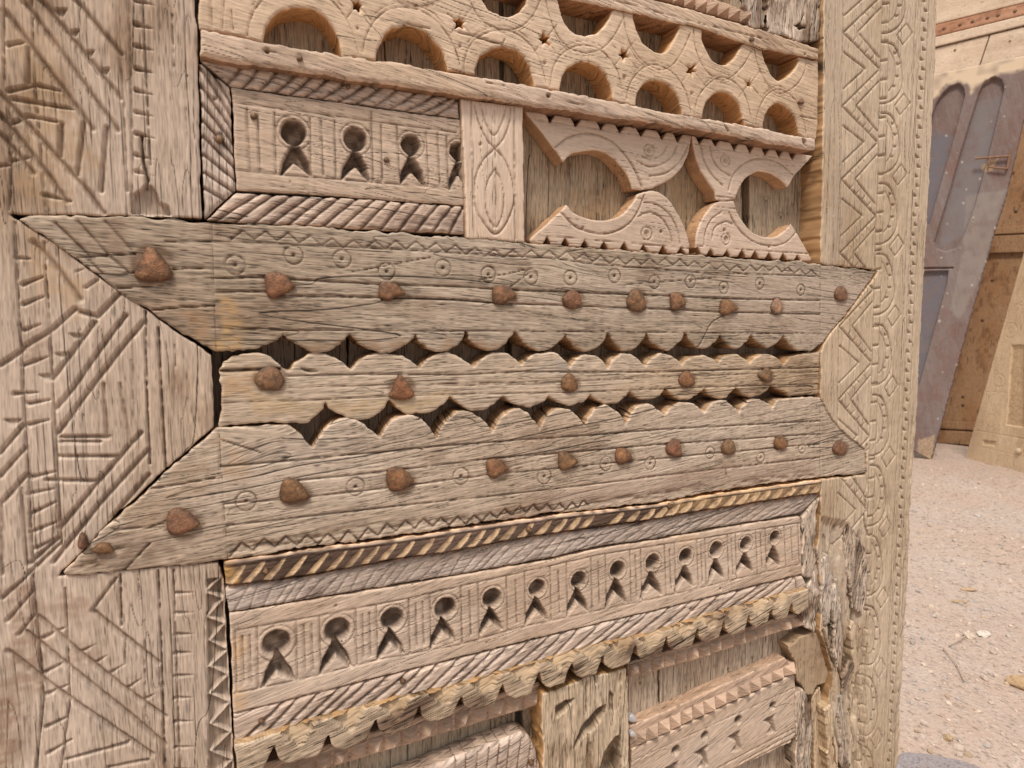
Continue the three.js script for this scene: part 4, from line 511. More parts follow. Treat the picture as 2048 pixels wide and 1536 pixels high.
const rawWood = (() => { const n = 256, c = new Uint8Array(n * n * 4), b = new Uint8Array(n * n * 4); for (let j = 0; j < n; j++) for (let i = 0; i < n; i++) { const k = (j * n + i) * 4, a = vn(i / 30, j / 2.2), f = vn(i / 9 + 7, j / 1.1), m = fbm(i / 40, j / 25 + 30), v = clamp(0.86 + 0.14 * a + 0.1 * f + 0.16 * m, 0, 1); c[k] = to8(v); c[k + 1] = to8(v * 0.98); c[k + 2] = to8(v * 0.95); c[k + 3] = 255; b[k] = b[k + 1] = b[k + 2] = clamp(128 + 60 * a + 50 * f, 0, 255); b[k + 3] = 255; }
  const t = (a, s) => { const x = new THREE.DataTexture(a, n, n); x.wrapS = x.wrapT = THREE.RepeatWrapping; x.magFilter = THREE.LinearFilter; if (s) x.colorSpace = THREE.SRGBColorSpace; x.needsUpdate = true; return x; };
  return new THREE.MeshStandardMaterial({ map: t(c, 1), bumpMap: t(b), bumpScale: 0.0009, roughness: 0.85, vertexColors: true }); })();
function beadRow(parent, top, bot, n, z, h) {
  for (let i = 0; i < n; i++) { const e = 0.06, j = 0.05 * Math.sin(i * 5.1), a = along(top, clamp((i + e + j) / n)), b = along(top, clamp((i + 1 - e) / n)), c = along(bot, clamp((i + 1 - e) / n)), d = along(bot, clamp((i + e + j) / n)); meshOf('bead', pyramid([d, c, b, a], z, h * (0.85 + 0.25 * Math.abs(Math.sin(i * 2.3))), i), rawWood, parent); }
}
const strip = (top, bot, z, o = {}) => board(o.sheet ?? BACK, DOOR, 'bead_strip', { top: true, st: ST.bead, grain: o.grain ?? 14, z, back: -0.032, rough: 0.0005, outline: [...top, ...bot.slice().reverse()] });
{
  let t = pl('474,1545 640,1496 800,1448 1080,1365'), b = pl('474,1600 640,1540 800,1494 1080,1410'); beadRow(strip(t, b, -0.012), pl('560,1532 800,1460 1080,1375'), pl('560,1564 800,1492 1080,1408'), 15, -0.0118, 0.011);
  t = pl('1257,1325 1400,1285 1606,1222'); b = pl('1257,1356 1400,1318 1570,1260 1606,1252'); beadRow(strip(t, b, -0.012), pl('1257,1330 1400,1291 1606,1229'), pl('1257,1354 1400,1316 1570,1259 1606,1251'), 15, -0.0118, 0.011);
  t = pl('1258,1454 1340,1419 1480,1355 1570,1315'); b = pl('1262,1498 1400,1433 1591,1343'); beadRow(strip(t, b, -0.010, { grain: 22 }), pl('1272,1465 1400,1405 1590,1324'), pl('1272,1492 1400,1432 1591,1342'), 14, -0.0098, 0.011);
  t = pl('1180,-78 1305,-40 1400,-12 1503,24'); b = pl('1180,-55 1305,-14 1400,16 1500,50'); beadRow(strip(t, b, -0.008, { grain: -15 }), pl('1300,-30 1503,24'), pl('1300,-6 1500,50'), 9, -0.0078, 0.012);
}
// the short post with leaf-shaped cut-outs
board(FRONT, DOOR, 'post', { st: ST.pale, over: { col: [0.48, 0.37, 0.255], gray: [0.47, 0.38, 0.28], dirt: [0.13, 0.08, 0.045] }, grain: 90, z: 0.004, back: -0.033, wall: [0.95, 0.7, 0.42], rough: 0.001, outline: '1083,1388 1110,1382 1150,1365 1190,1352 1254,1337 1258,1450 1260,1540 1262,1660 1088,1660 1087,1500',
  ops: [sink('1111,1414 1130,1402 1153,1397 1140,1412 1132,1424 1114,1439', 12, 4, { dirt: 1 }), sink(cr('1211,1409 1208,1428 1190,1458 1168,1476 1148,1500 1150,1486 1164,1456 1190,1424', 3, true), 14, 4.5, { dirt: 1 }), sink('1221,1376 1228,1393 1226,1424 1219,1422 1218,1390', 10, 3, { dirt: 1.2 }), sink(cr('1200,1560 1205,1520 1214,1496 1238,1470 1244,1500 1240,1560', 3, true), 20, 5, { dirt: 1 }), cuts('1173,1350 1175,1425|1177,1470 1186,1545', 1.8, 3.5), sink('1178,1478 1186,1490 1188,1560 1174,1560 1174,1500', 8, 2), cuts('1243,1350 1240,1480 1244,1560|1255,1340 1246,1440', 1.6, 3), erode('1225,1460 1258,1460 1258,1560 1225,1560', 5, 60, 30), erode('1084,1390 1256,1338 1262,1650 1088,1650', 3, 70, 14), cut('1190,1352 1192,1368', 3, 4)] });
// parts at the foot of the view
board(FRONT, DOOR, 'moulding', { st: ST.mould, grain: 20, z: -0.002, back: -0.03, round: 0.006, outline: '700,1605 872,1536 1000,1485 1046,1468 1062,1476 1074,1500 1082,1536 1084,1610 900,1660 700,1660', ops: [grooves(pl('900,1525 1060,1470 1085,1500'), pl('900,1610 1085,1570'), 9, 0.03, 2.6, 1.5), sink('', 4, 3, { multi: [], circles: [[[1064, 1527], 6]] })] });
{
  const eye = (x, y, s, k) => [sink('', 13, 5, { multi: [], circles: [[[x, y], s]], dirt: 1 }), sink([[x - s * 2.6, y + s * 3.8], [x - s * 0.6, y + s * 2.6], [x + s * 0.7, y + s * 1.9], [x + s * 0.3, y + s * 3.4], [x + s * 0.9, y + s * 6.6], [x - s * 1.7, y + s * 7.2], [x - s * 0.4, y + s * 4.9]], 12, 2.6, { dirt: 0.7 })];
  board(FRONT, DOOR, 'keyhole_panel', { st: ST.panel, grain: 22, z: -0.007, back: -0.033, rough: 0.0008, outline: '1264,1500 1400,1437 1592,1349 1592,1468 1580,1486 1500,1524 1400,1575 1290,1660 1262,1660', ops: [eye(1546, 1412, 8), eye(1477, 1441, 9), eye(1410, 1472, 9), eye(1352, 1501, 10), cut('1270,1520 1592,1375', 1.4, 1), cuts('1400,1575 1592,1475|1430,1540 1592,1455|1480,1527 1590,1465', 2.4, 1.5)] });
}
// --- boards behind: infill planks, rotten board, dark backing
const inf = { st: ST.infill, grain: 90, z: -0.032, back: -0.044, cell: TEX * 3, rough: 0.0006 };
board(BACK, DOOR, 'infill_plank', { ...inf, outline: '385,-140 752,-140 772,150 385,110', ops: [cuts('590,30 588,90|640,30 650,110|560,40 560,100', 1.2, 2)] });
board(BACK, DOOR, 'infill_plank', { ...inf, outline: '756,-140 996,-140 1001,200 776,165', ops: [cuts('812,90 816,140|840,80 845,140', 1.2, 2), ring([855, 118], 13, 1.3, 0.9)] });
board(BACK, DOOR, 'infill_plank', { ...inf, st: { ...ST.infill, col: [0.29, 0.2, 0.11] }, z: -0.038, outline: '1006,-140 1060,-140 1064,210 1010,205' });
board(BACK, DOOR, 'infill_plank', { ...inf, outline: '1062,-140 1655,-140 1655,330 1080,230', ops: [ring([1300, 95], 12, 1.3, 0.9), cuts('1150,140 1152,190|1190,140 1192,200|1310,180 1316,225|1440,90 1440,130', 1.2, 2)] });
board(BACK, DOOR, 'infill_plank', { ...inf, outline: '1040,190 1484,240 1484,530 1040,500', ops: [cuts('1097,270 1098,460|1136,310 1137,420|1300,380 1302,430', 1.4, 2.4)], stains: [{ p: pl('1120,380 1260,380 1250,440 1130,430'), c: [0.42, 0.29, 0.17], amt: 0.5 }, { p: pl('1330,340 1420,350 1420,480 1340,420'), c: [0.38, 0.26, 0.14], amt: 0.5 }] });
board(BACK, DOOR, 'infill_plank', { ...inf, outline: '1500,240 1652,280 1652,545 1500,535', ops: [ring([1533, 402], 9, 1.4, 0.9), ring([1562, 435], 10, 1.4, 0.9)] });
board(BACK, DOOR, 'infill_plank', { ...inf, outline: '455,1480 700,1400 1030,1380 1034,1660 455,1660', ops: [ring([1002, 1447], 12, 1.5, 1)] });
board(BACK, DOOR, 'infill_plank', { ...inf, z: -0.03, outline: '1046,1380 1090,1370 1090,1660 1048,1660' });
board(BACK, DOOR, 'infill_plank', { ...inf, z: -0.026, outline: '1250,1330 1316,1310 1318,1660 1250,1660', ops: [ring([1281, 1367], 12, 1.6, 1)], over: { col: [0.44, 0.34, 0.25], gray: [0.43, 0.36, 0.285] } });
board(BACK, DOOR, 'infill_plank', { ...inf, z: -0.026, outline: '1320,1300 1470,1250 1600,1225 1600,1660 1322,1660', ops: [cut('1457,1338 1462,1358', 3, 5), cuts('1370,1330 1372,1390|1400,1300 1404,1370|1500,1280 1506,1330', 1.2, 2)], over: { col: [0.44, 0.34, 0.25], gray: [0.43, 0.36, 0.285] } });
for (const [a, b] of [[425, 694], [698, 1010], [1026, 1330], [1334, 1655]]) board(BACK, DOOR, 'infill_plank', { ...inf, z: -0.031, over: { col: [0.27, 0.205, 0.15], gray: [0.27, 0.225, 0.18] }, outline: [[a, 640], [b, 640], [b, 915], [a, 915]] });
board(FRONT, DOOR, 'rotten_board', { st: ST.rot, grain: 86, z: -0.001, back: -0.03, rough: 0.002, outline: '1544,-140 1641,-140 1640,80 1600,84 1560,68 1536,66 1536,20', holes: [pl('1588,50 1604,40 1612,24 1608,46 1618,52 1604,60')], ops: [erode('1540,-140 1641,-140 1640,85 1536,70', 5, 45, 16)] });
board(FRONT, DOOR, 'rotten_board', { st: ST.rot, grain: 86, z: 0.0, back: -0.03, rough: 0.002, outline: '1494,-140 1520,-140 1522,0 1527,20 1527,50 1518,61 1498,52 1503,30 1492,10', ops: [erode('1490,-140 1530,-140 1530,65 1490,60', 4, 50, 20)] });
board(BACK, DOOR, 'infill_plank', { st: ST.pale, grain: 90, z: -0.014, back: -0.03, outline: '1462,-140 1548,-140 1548,78 1500,64 1462,10' });
// the dark layer behind everything, and the foot of the door down to the ground
{
  const a = door.at([-140, -140], -0.044), b = door.at([1868, -140], -0.044), low = door.at([900, 1640])[1], m = new THREE.MeshStandardMaterial({ color: new THREE.Color().setRGB(0.17, 0.13, 0.095), roughness: 0.95 });
  const xr = door.at([1820, 768])[0], xl = door.at([-140, 768])[0];
  const bs = new THREE.Shape([[xl, 0.03], [xr - 0.004, 0.03], [xr - 0.004, b[1] - 0.01], [a[0] + 0.01, a[1] - 0.01]].map(([x, y]) => new THREE.Vector2(x, y))), bg = new THREE.ExtrudeGeometry(bs, { depth: 0.0148, bevelEnabled: false }); bg.translate(0, 0, -0.06);
  meshOf('backing_board', bg, m, DOOR);
  const mw = new THREE.MeshStandardMaterial({ color: new THREE.Color().setRGB(0.38, 0.28, 0.19), roughness: 0.9 });
  const p = door.at([-140, 1664]), q = door.at([1800, 1664]), fs = new THREE.Shape([[p[0], -0.03], [q[0], -0.03], q, p].map(([x, y]) => new THREE.Vector2(x, y))), fg = new THREE.ExtrudeGeometry(fs, { depth: 0.04, bevelEnabled: false });
  fg.translate(0, 0, -0.0448); mw.map = rawWood.map; mw.bumpMap = rawWood.bumpMap; mw.bumpScale = 0.001; meshOf('foot_rail', fg, mw, DOOR);
}
for (const s of [FRONT, BACK]) { s.material.map.needsUpdate = true; s.material.bumpMap.needsUpdate = true; }
// ---------------------------------------------------------------- the yard: ground, stones, doors stacked against the wall behind
const RL = new THREE.Vector3(Math.cos(YAW), 0, Math.sin(YAW)), FL = new THREE.Vector3(Math.sin(YAW), 0, -Math.cos(YAW));
const yard = (r, f, y = 0) => new THREE.Vector3(EYE.x, y, EYE.z).addScaledVector(RL, r).addScaledVector(FL, f);
{
  const n = 1024, c = new Uint8Array(n * n * 4), b = new Uint8Array(n * n * 4), pn = (x, y, p) => { const f = (a) => ((a % p) + p) % p, xi = Math.floor(x), yi = Math.floor(y); let fx = x - xi, fy = y - yi; fx = fx * fx * (3 - 2 * fx); fy = fy * fy * (3 - 2 * fy); const T = (i, j) => TAB[(f(i) * 131 + f(j) * 977 + p * 7) & 65535]; return lerp(lerp(T(xi, yi), T(xi + 1, yi), fx), lerp(T(xi, yi + 1), T(xi + 1, yi + 1), fx), fy); };
  for (let j = 0; j < n; j++) for (let i = 0; i < n; i++) {
    const x = i / n, y = j / n, k = (j * n + i) * 4, a = pn(x * 8, y * 8, 8), m = pn(x * 32, y * 32, 32), f = pn(x * 128, y * 128, 128), g = pn(x * 300, y * 300, 300), peb = ss(0.30, 0.65, f * 0.6 + g * 0.6), dk = ss(0.35, 0.8, -g * 0.7 - f * 0.5);
    let s = 1 + 0.09 * a + 0.08 * m + 0.10 * f + 0.10 * g; const gr = clamp(0.3 + 0.5 * a + 0.3 * m);
    s = 1 + (s - 1) * 0.6; let q = [0.385, 0.285, 0.23]; q = q.map((v, t) => lerp(v, [0.34, 0.28, 0.245][t], gr) * s); q = q.map((v, t) => lerp(v, [0.50, 0.42, 0.365][t], peb * 0.35)); q = q.map((v) => v * (1 - 0.40 * dk));
    c[k] = to8(q[0]); c[k + 1] = to8(q[1]); c[k + 2] = to8(q[2]); c[k + 3] = 255; b[k] = b[k + 1] = b[k + 2] = clamp(120 + 40 * m + 40 * f + 50 * g + 30 * peb, 0, 255); b[k + 3] = 255;
  }
  const t = (a, s) => { const x = new THREE.DataTexture(a, n, n); x.wrapS = x.wrapT = THREE.RepeatWrapping; x.magFilter = THREE.LinearFilter; if (s) x.colorSpace = THREE.SRGBColorSpace; x.needsUpdate = true; return x; };
  const mat = new THREE.MeshStandardMaterial({ map: t(c, 1), bumpMap: t(b), bumpScale: 0.007, roughness: 0.95, vertexColors: true });
  globalThis.dirtMat = mat; const N = 260, pos = [], uv = [], col = [], idx = [], gr = (q) => { const s = q * 2 - 1; return Math.sign(s) * (2.6 * Math.abs(s) + 57 * Math.pow(Math.abs(s), 5)); };
  for (let j = 0; j <= N; j++) for (let i = 0; i <= N; i++) { const r = gr(i / N) + 1.4, f = gr(j / N) + 2.2, p = yard(r, f), h = 0.022 * fbm(p.x * 1.1, p.z * 1.1) + 0.008 * vn(p.x * 5, p.z * 5) - 0.018, m = 1 + 0.10 * fbm(p.x * 0.7 + 4, p.z * 0.7), w = 0.5 + 0.5 * vn(p.x * 0.9 + 9, p.z * 0.9); pos.push(p.x, h, p.z); uv.push(p.x / 1.7 + 0.3 * vn(p.x * 0.8, p.z * 0.8), p.z / 1.7); col.push(m, m * lerp(1, 0.985, w), m * lerp(1, 0.95, w)); }
  for (let j = 0; j < N; j++) for (let i = 0; i < N; i++) { const a = j * (N + 1) + i; idx.push(a, a + 1, a + N + 2, a, a + N + 2, a + N + 1); }
  const g = new THREE.BufferGeometry(); g.setAttribute('position', new THREE.Float32BufferAttribute(pos, 3)); g.setAttribute('uv', new THREE.Float32BufferAttribute(uv, 2)); g.setAttribute('color', new THREE.Float32BufferAttribute(col, 3)); g.setIndex(idx); g.computeVertexNormals();
  const m = meshOf('ground', g, mat, scene); m.userData = { label: 'dusty pale dirt ground strewn with small stones', category: 'ground', kind: 'structure' };
}
function rock(seed, sq = 0.6) { const g = new THREE.IcosahedronGeometry(1, 2), p = g.attributes.position, v = new THREE.Vector3(); for (let i = 0; i < p.count; i++) { v.fromBufferAttribute(p, i); const k = 1 + 0.28 * fbm(v.x * 1.3 + seed, v.y * 1.3 + v.z * 0.9 + seed * 3) + 0.12 * vn(v.x * 3 + seed, v.z * 3 - v.y * 2); v.multiplyScalar(k); p.setXYZ(i, v.x, v.y * sq, v.z); } g.computeVertexNormals(); return g; }
{
  const r = rng(91), m = new THREE.MeshStandardMaterial({ color: 0xffffff, roughness: 0.93 }), N = 3000, im = new THREE.InstancedMesh(rock(3), m, N), o = new THREE.Object3D(), c = new THREE.Color();
  for (let i = 0; i < N; i++) {
    const f = 1.0 + 4.6 * Math.pow(r(), 1.7), x = f * (0.42 + 0.5 * r()), p = yard(x, f), s = 0.0022 + 0.0065 * Math.pow(r(), 4) + (r() < 0.012 ? 0.008 : 0);
    o.position.set(p.x, 0.022 * fbm(p.x * 1.1, p.z * 1.1) + 0.008 * vn(p.x * 5, p.z * 5) - 0.018 + s * 0.15, p.z); o.rotation.set(r() * 0.6, r() * 6.3, r() * 0.6); o.scale.set(s * (0.8 + 0.6 * r()), s * (0.7 + 0.4 * r()), s); o.updateMatrix(); im.setMatrixAt(i, o.matrix);
    const k = r(), v = 0.75 + 0.4 * r(); im.setColorAt(i, k < 0.5 ? c.setRGB(0.46 * v, 0.365 * v, 0.295 * v) : k < 0.85 ? c.setRGB(0.36 * v, 0.315 * v, 0.285 * v) : c.setRGB(0.38 * v, 0.275 * v, 0.19 * v));
  }
  im.name = 'gravel'; im.castShadow = im.receiveShadow = true; im.userData = { label: 'loose gravel scattered over the dirt ground', category: 'gravel', kind: 'stuff' }; scene.add(im);
}
const groundY = (p) => 0.022 * fbm(p.x * 1.1, p.z * 1.1) + 0.008 * vn(p.x * 5, p.z * 5) - 0.018;
function single(name, label, category, geo, mat, px, py, s, turn = 0, up = 0.3) { const m = new THREE.Mesh(geo, mat); m.name = name; const p = groundAt(px, py, -0.012); m.position.set(p.x, groundY(p) + s[1] * up, p.z); m.rotation.y = turn; m.scale.set(...s); m.castShadow = m.receiveShadow = true; m.userData = { label, category, kind: 'thing' }; scene.add(m); return m; }
const stoneMat = (r, g, b) => { const m = rawWood.clone(); m.vertexColors = false; m.color = new THREE.Color().setRGB(r, g, b); m.map = null; m.bumpMap = rust.bumpMap; m.bumpScale = 0.004; m.roughness = 0.92; return m; };
single('stone', 'large brown stone at the edge of the frame, the biggest on the dirt', 'stone', rock(11, 0.7), stoneMat(0.42, 0.28, 0.16), 2050, 1376, [0.03, 0.022, 0.038], 0.5);
single('stone', 'flat ochre stone lying above the two dry twigs', 'stone', rock(17, 0.5), stoneMat(0.52, 0.36, 0.22), 1937, 1180, [0.028, 0.012, 0.011], -0.5);
single('stone', 'narrow ochre stone beside the flat ochre one, nearer the door edge', 'stone', rock(23, 0.5), stoneMat(0.50, 0.35, 0.21), 1917, 1204, [0.024, 0.011, 0.009], -0.6);
single('stone', 'pale rounded stone at the end of the short twig', 'stone', rock(29, 0.7), stoneMat(0.66, 0.53, 0.43), 1939, 1280, [0.017, 0.013, 0.015], 1);
single('stone', 'whitish flat stone right of the short twig and pale rounded stone', 'stone', rock(31, 0.55), stoneMat(0.70, 0.60, 0.52), 1968, 1276, [0.022, 0.012, 0.016], 0.2);
single('stone', 'small ochre stone just above the bluish slab', 'stone', rock(37, 0.8), stoneMat(0.56, 0.40, 0.24), 1897, 1477, [0.010, 0.010, 0.009], 0.2);
{
  const t = (a, b, r, label) => { const p = groundAt(...a, -0.01), q = groundAt(...b, -0.01); p.y = groundY(p) + 0.006; q.y = groundY(q) + 0.006; const o = p.clone(), k = p.clone().lerp(q, 0.5).add(new THREE.Vector3(0.004, 0.003, 0.005)), c = new THREE.CatmullRomCurve3([new THREE.Vector3(), k.sub(o), q.sub(o)]); const g = new THREE.TubeGeometry(c, 14, r, 7), m = new THREE.Mesh(g, stoneMat(0.66, 0.50, 0.37)); m.name = 'twig'; m.position.copy(o); m.castShadow = m.receiveShadow = true; m.userData = { label, category: 'twig', kind: 'thing' }; scene.add(m); };
  t([1886, 1302], [1928, 1368], 0.0016, 'longer dry twig slanting across the gravel'); t([1898, 1298], [1934, 1277], 0.0016, 'shorter dry twig pointing at the pale rounded stone');
}
{ // slab of bluish stone let into the dirt
  const a = [[1800, 1506], [1842, 1499], [1893, 1507], [1938, 1518], [1985, 1545], [2010, 1620], [1830, 1640], [1795, 1600]].map((p) => groundAt(...p, 0)), c = a.reduce((s, p) => s.add(p), new THREE.Vector3()).multiplyScalar(1 / a.length), sh = new THREE.Shape(cr(a.map((p) => [p.x - c.x, -(p.z - c.z)]), 4, true).map(([x, y]) => new THREE.Vector2(x, y)));
  const g = new THREE.ExtrudeGeometry(sh, { depth: 0.03, bevelEnabled: true, bevelSize: 0.006, bevelThickness: 0.006, bevelSegments: 3 }); g.rotateX(-Math.PI / 2);
  const m = meshOf('stone_slab', g, (() => { const q = stoneMat(0.62, 0.70, 0.86); q.map = dirtMat.map; q.bumpMap = dirtMat.bumpMap; q.bumpScale = 0.006; return q; })(), scene); m.position.set(c.x, -0.046, c.z); m.userData = { label: 'flat bluish grey stone slab in the dirt at the bottom edge', category: 'stone slab', kind: 'thing' };
}
const wallX = RL.clone().multiplyScalar(0.756).addScaledVector(FL, -0.655).normalize(), leanUp = (ex, L) => { const n = new THREE.Vector3().crossVectors(ex, new THREE.Vector3(0, 1, 0)).normalize(); return new THREE.Vector3(0, Math.cos(L), 0).addScaledVector(n, -Math.sin(L)); };
function standing(name, label, px, py, ex, lean, back, box, texel) {          // a door stood on the ground, with the plane its parts are laid out on
  const o = groundAt(px, py, -0.012), n = new THREE.Vector3().crossVectors(ex, new THREE.Vector3(0, 1, 0)).normalize(); o.addScaledVector(n, -back);
  const fr = new Frame(o, ex, leanUp(ex, lean)), G = new THREE.Group(); G.name = name; fr.place(G); G.userData = { label, category: 'door', kind: 'thing' }; scene.add(G);
  const c = box.map((p) => fr.at(p)), b = bbox(c, 0.03); return { G, fr, S: new Sheet(fr, b[0], b[1], b[2], b[3], texel) };
}
const paint = style({ col: [0.20, 0.142, 0.128], gray: [0.195, 0.16, 0.15], grayAmt: 0.8, brown: [0.21, 0.115, 0.095], brownAmt: 0.5, fib: 0.5, crack: 0.4, dirt: [0.05, 0.03, 0.025], dirtAmt: 0.4 });
const GR = TEX * 3.6;
{ // purple painted door leaning on the stack
  const { G, fr, S } = standing('painted_door', 'leaning old door with worn purple and blue grey paint and arched panels', 1862, 920, wallX, 0.07, 0, [[1600, 100], [2100, 90], [2100, 980], [1600, 980]], GR);
  const R = (y) => yOn([[-1, 2112], [104, 2085], [240, 2047], [395, 2011], [465, 1988], [690, 1925], [920, 1862]].map(([a, b]) => [a, b]), y);
  const leaf = board(S, G, 'leaf', { st: paint, grain: 104, z: 0, back: -0.055, rough: 0.002, cell: GR * 1.6, round: 0.004, outline: [[1836, 158], [1868, 149], [2048, 112], [2085, 104], [2047, 240], [2011, 395], [1988, 465], [1925, 690], [1862, 920], [1835, 906], [1640, 850]],
    ops: [sink('1860,240 1872,206 1884,188 1900,172 1918,166 1928,176 1930,190 1905,285 1880,370 1858,450 1800,450', 26, 5, { dirt: 0.25, smooth: 1 }), sink('1957,186 1968,163 1989,152 2004,159 2009,176 1996,230 1975,320 1950,410 1928,470 1911,497 1890,504 1872,497 1867,484 1898,384 1920,305', 26, 5, { dirt: 0.25, smooth: 1 }), sink('1790,545 1897,541 1893,570 1868,660 1838,770 1800,770', 24, 5, { dirt: 0.25, smooth: 1 }), cut('1790,537 1905,536', 14, 14, { dirt: 1 })],
    stains: [{ p: pl('1820,140 2048,100 2090,95 2080,130 2010,150 1990,150 1950,175 1940,190 1935,170 1915,162 1890,172 1868,200 1830,190'), c: [0.60, 0.475, 0.345], amt: 0.97, solid: 1, soft: 0.03 }, { p: pl('1860,260 1905,270 1880,370 1858,450 1800,450'), c: [0.15, 0.14, 0.16], amt: 0.95, solid: 1, soft: 0.02 }, { p: pl('1955,200 2005,190 1975,320 1930,470 1875,495 1898,384'), c: [0.19, 0.17, 0.175], amt: 0.9, solid: 1, soft: 0.02 }, { p: pl('1790,545 1897,541 1868,660 1838,770 1800,770'), c: [0.145, 0.135, 0.155], amt: 0.9, solid: 1, soft: 0.02 }, { p: pl('1930,390 2010,380 1960,560 1920,640 1900,620 1925,500'), c: [0.27, 0.235, 0.21], amt: 0.6, solid: 1, soft: 0.02 }, { p: pl('1835,880 1870,870 1862,925 1835,908'), c: [0.5, 0.36, 0.22], amt: 0.7 }, { p: pl('1960,325 1995,318 1985,345 1962,342'), c: [0.44, 0.31, 0.19], amt: 0.8 },
      ...Array.from({ length: 46 }, (_, i) => { const r = rng(i * 77 + 5), x = 1870 + 150 * r(), y = 170 + 690 * r(), s = 1 + 1.7 * r(); return { p: [[x - s, y - s], [x + s, y - s * 0.7], [x + s, y + s], [x - s, y + s]], c: [0.5, 0.43, 0.38], amt: 0.8, soft: 0.006, solid: 1 }; })] });
  const iron = rust.clone(); iron.vertexColors = false; const p = (q) => { const c = fr.at(q, 0.02); return new THREE.Vector3(c[0], c[1], 0.022); };
  const tube = (a, b, r) => new THREE.TubeGeometry(new THREE.LineCurve3(p(a), p(b)), 2, r, 8);
  meshOf('bolt', mergeGeometries([tube([1952, 317], [2022, 312], 0.007), tube([1980, 316], [1978, 334], 0.006), tube([1978, 334], [2014, 338], 0.006), tube([2014, 338], [2022, 300], 0.007)]), iron, G, 'rusty sliding bolt');
}
{ // pale carved door
  const a = groundAt(1930, 918, -0.012), b = groundAt(2048, 948, -0.012), ex = b.clone().sub(a).setY(0).normalize();
  const { G, fr, S } = standing('pale_carved_door', 'pale tan carved door panel standing at the frame edge, circles and triangles cut in it', 1930, 918, ex, 0.02, 0, [[1900, 400], [2140, 400], [2140, 990], [1900, 990]], GR);
  const tan = style({ col: [0.57, 0.405, 0.245], gray: [0.56, 0.42, 0.27], brownAmt: 0.15, fib: 0.35, crack: 0.1, dirt: [0.33, 0.20, 0.10], dirtAmt: 0.8 }), L = (x0, y) => x0 + (918 - y) * 0.285;
  const tri = (y0) => [cut([[L(1945, y0), y0], [L(1975, y0 - 30), y0 - 24], [L(1957, y0 - 40), y0 - 44]], 5, 2), cut([[L(1975, y0 - 5), y0 + 4], [L(1950, y0 - 20), y0 - 16]], 5, 2), cut([[L(1950, y0), y0], [L(1972, y0), y0 + 4]], 4, 2)];
  board(S, G, 'leaf', { st: tan, grain: 90, z: 0, back: -0.04, cell: GR * 2, rough: 0.001, outline: [[L(1930, 430), 430], [L(1930, 640), 640], [1930, 918], [2048, 948], [2130, 968], [2140, 430]],
    ops: [[1937, 1942, 1986].map((x) => cut([[L(x, 440), 440], [L(x, 640), 640], [L(x + 1, 852), 852]], 4, 1.6)), cut('1952,860 2048,878', 5, 2.4), cut('1950,866 1957,893 2048,913', 4, 1.6), cut('1996,876 1992,930', 4, 1.8), cut('2000,905 2012,897', 4, 1.5), tri(520), tri(565), tri(610), tri(490), ring([2021, 661], 15, 5, 2), ring([2021, 661], 5, 4, 2), ring([1998, 761], 13, 5, 2), ring([1998, 761], 5, 4, 2), cut('2010,684 1990,742|2030,690 2010,748', 4, 1.6), cut('1971,783 2013,785 1986,823 1971,783', 4, 2), ring([1982, 842], 13, 4, 1.6, false), sink('2024,690 2048,690 2048,855 2012,850 2016,800', 8, 4), sink('1965,880 1992,883 1990,892 1966,889', 5, 2)] });
  meshOf('boss', (() => { const c = fr.at([2038, 902]); const g = new THREE.SphereGeometry(0.02, 16, 10); g.scale(1, 1, 0.5); g.translate(c[0], c[1], 0.004); return g; })(), stoneMat(0.6, 0.47, 0.33), G);
}
{ // rust brown sheet door between the two
  const { G, fr, S } = standing('rusty_sheet_door', 'rust brown riveted sheet door seen in the gap between the purple and pale doors', 1930, 893, wallX, 0.03, 0.0, [[1700, 180], [2300, 180], [2300, 960], [1700, 960]], GR * 1.8);
  const rs = style({ col: [0.29, 0.15, 0.068], gray: [0.27, 0.165, 0.09], brown: [0.16, 0.075, 0.035], brownAmt: 0.7, fib: 0.5, crack: 0.2 });
  const sheet = board(S, G, 'sheet', { st: rs, grain: 90, z: -0.09, back: -0.12, cell: GR * 3, outline: [[1780, 230], [2260, 180], [2220, 980], [1700, 900]] });
  const bar = (name, o, z, col) => board(S, G, name, { st: { ...rs, ...col }, grain: 0, z, back: -0.088, outline: o });
  const dk = { col: [0.14, 0.06, 0.035], gray: [0.16, 0.08, 0.05] }, lt = { col: [0.46, 0.27, 0.13], gray: [0.42, 0.27, 0.15] };
  bar('iron_strap', [[1880, 462], [2200, 440], [2200, 458], [1880, 474]], -0.07, dk); bar('rail', [[1880, 477], [2200, 462], [2200, 500], [1880, 508]], -0.06, lt); bar('iron_strap', [[1780, 838], [2130, 852], [2130, 869], [1780, 852]], -0.07, dk); bar('rail', [[1780, 856], [2130, 873], [2130, 905], [1780, 878]], -0.06, lt);
  const rm = rust; for (const [x, y] of [[2032, 422], [2026, 345], [1926, 793], [1926, 810], [1910, 850], [1985, 560], [1965, 640]]) { const c = fr.at([x, y], -0.088), g = new THREE.SphereGeometry(0.011, 10, 8); g.scale(1, 1, 0.5); g.translate(c[0], c[1], -0.088); g.setAttribute('color', new THREE.Float32BufferAttribute(new Array(g.attributes.position.count * 3).fill(0.5), 3)); meshOf('rivet', g, rm, G); }
}
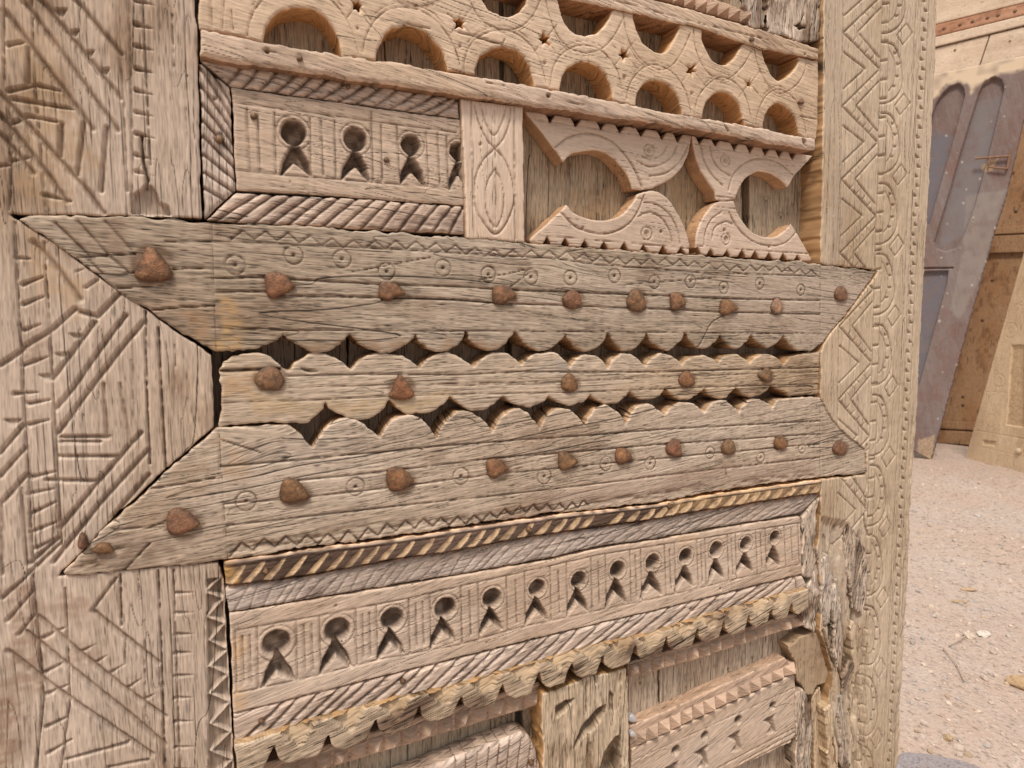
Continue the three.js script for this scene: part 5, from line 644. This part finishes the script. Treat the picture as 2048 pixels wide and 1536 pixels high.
{ // broad plank door at the back of the stack
  const { G, fr, S } = standing('plank_door', 'broad pinkish plank door with a rusty riveted iron strap, behind the purple door', 1862, 905, wallX, 0.03, 0.85, [[1560, -160], [2260, -160], [2260, 420], [1560, 420]], GR * 1.7);
  const pk = style({ col: [0.61, 0.465, 0.34], gray: [0.62, 0.49, 0.37], brown: [0.55, 0.36, 0.22], brownAmt: 0.3, fib: 0.35, crack: 0.1 }), sl = (x, y) => y - (x - 1960) * 0.245;
  const B = (name, xa, xb, ya, yb, z, st = pk, o = {}) => board(S, G, name, { st, grain: -1, z, back: z - 0.03, cell: GR * 3, round: 0.003, outline: [[xa, sl(xa, ya)], [xb, sl(xb, ya)], [xb + (o.sk ?? 0), sl(xb, yb)], [xa + (o.sk0 ?? 0), sl(xa, yb)]] });
  B('plank', 1600, 2240, -120, 26, 0); const st = B('iron_strap', 1600, 2240, 28, 50, 0.01, style({ col: [0.42, 0.21, 0.12], gray: [0.44, 0.26, 0.17], brown: [0.24, 0.11, 0.06], brownAmt: 0.8, fib: 0.4, crack: 0.1 })); B('rail', 1600, 2240, 52, 71, 0.016); B('plank', 1600, 1978, 75, 190, 0.0, pk, { sk: -38 }); B('plank', 1981, 2240, 75, 190, 0.002, pk, { sk0: -38 }); B('plank', 1560, 2240, 194, 330, 0.0); B('plank', 1560, 2240, 333, 470, 0.001);
  for (const x of [1888, 1920, 1945, 1975, 1996, 2030, 2056]) { const c = fr.at([x, sl(x, 39)], 0.012), g = new THREE.SphereGeometry(0.013, 10, 8); g.scale(1, 1, 0.5); g.translate(c[0], c[1], 0.011); g.setAttribute('color', new THREE.Float32BufferAttribute(new Array(g.attributes.position.count * 3).fill(0.75), 3)); meshOf('rivet', g, rust, st); }
  for (const [x, y] of [[1910, 100], [2020, 82]]) { const c = fr.at([x, y], 0.002), g = new THREE.SphereGeometry(0.01, 10, 8); g.scale(1, 1, 0.4); g.translate(c[0], c[1], 0.001); g.setAttribute('color', new THREE.Float32BufferAttribute(new Array(g.attributes.position.count * 3).fill(1.2), 3)); meshOf('rivet', g, rust, G); }
  { const q = fr.at([1560, -150]), e = fr.at([2240, 470]), gb = new THREE.BoxGeometry(e[0] - q[0], fr.at([2000, -150])[1] - e[1], 0.02); gb.translate((q[0] + e[0]) / 2, (fr.at([2000, -150])[1] + e[1]) / 2, -0.042); meshOf('backing_board', gb, stoneMat(0.3, 0.2, 0.13), G); }
  const low = fr.at([1700, 470])[1], x0 = fr.at([1560, 300])[0], x1 = fr.at([2240, 300])[0]; const g = new THREE.BoxGeometry(x1 - x0, low + 0.1, 0.03); g.translate((x0 + x1) / 2, low / 2 - 0.05, -0.016); meshOf('plank', g, stoneMat(0.6, 0.43, 0.3), G);
}
renderer.render(scene, camera);
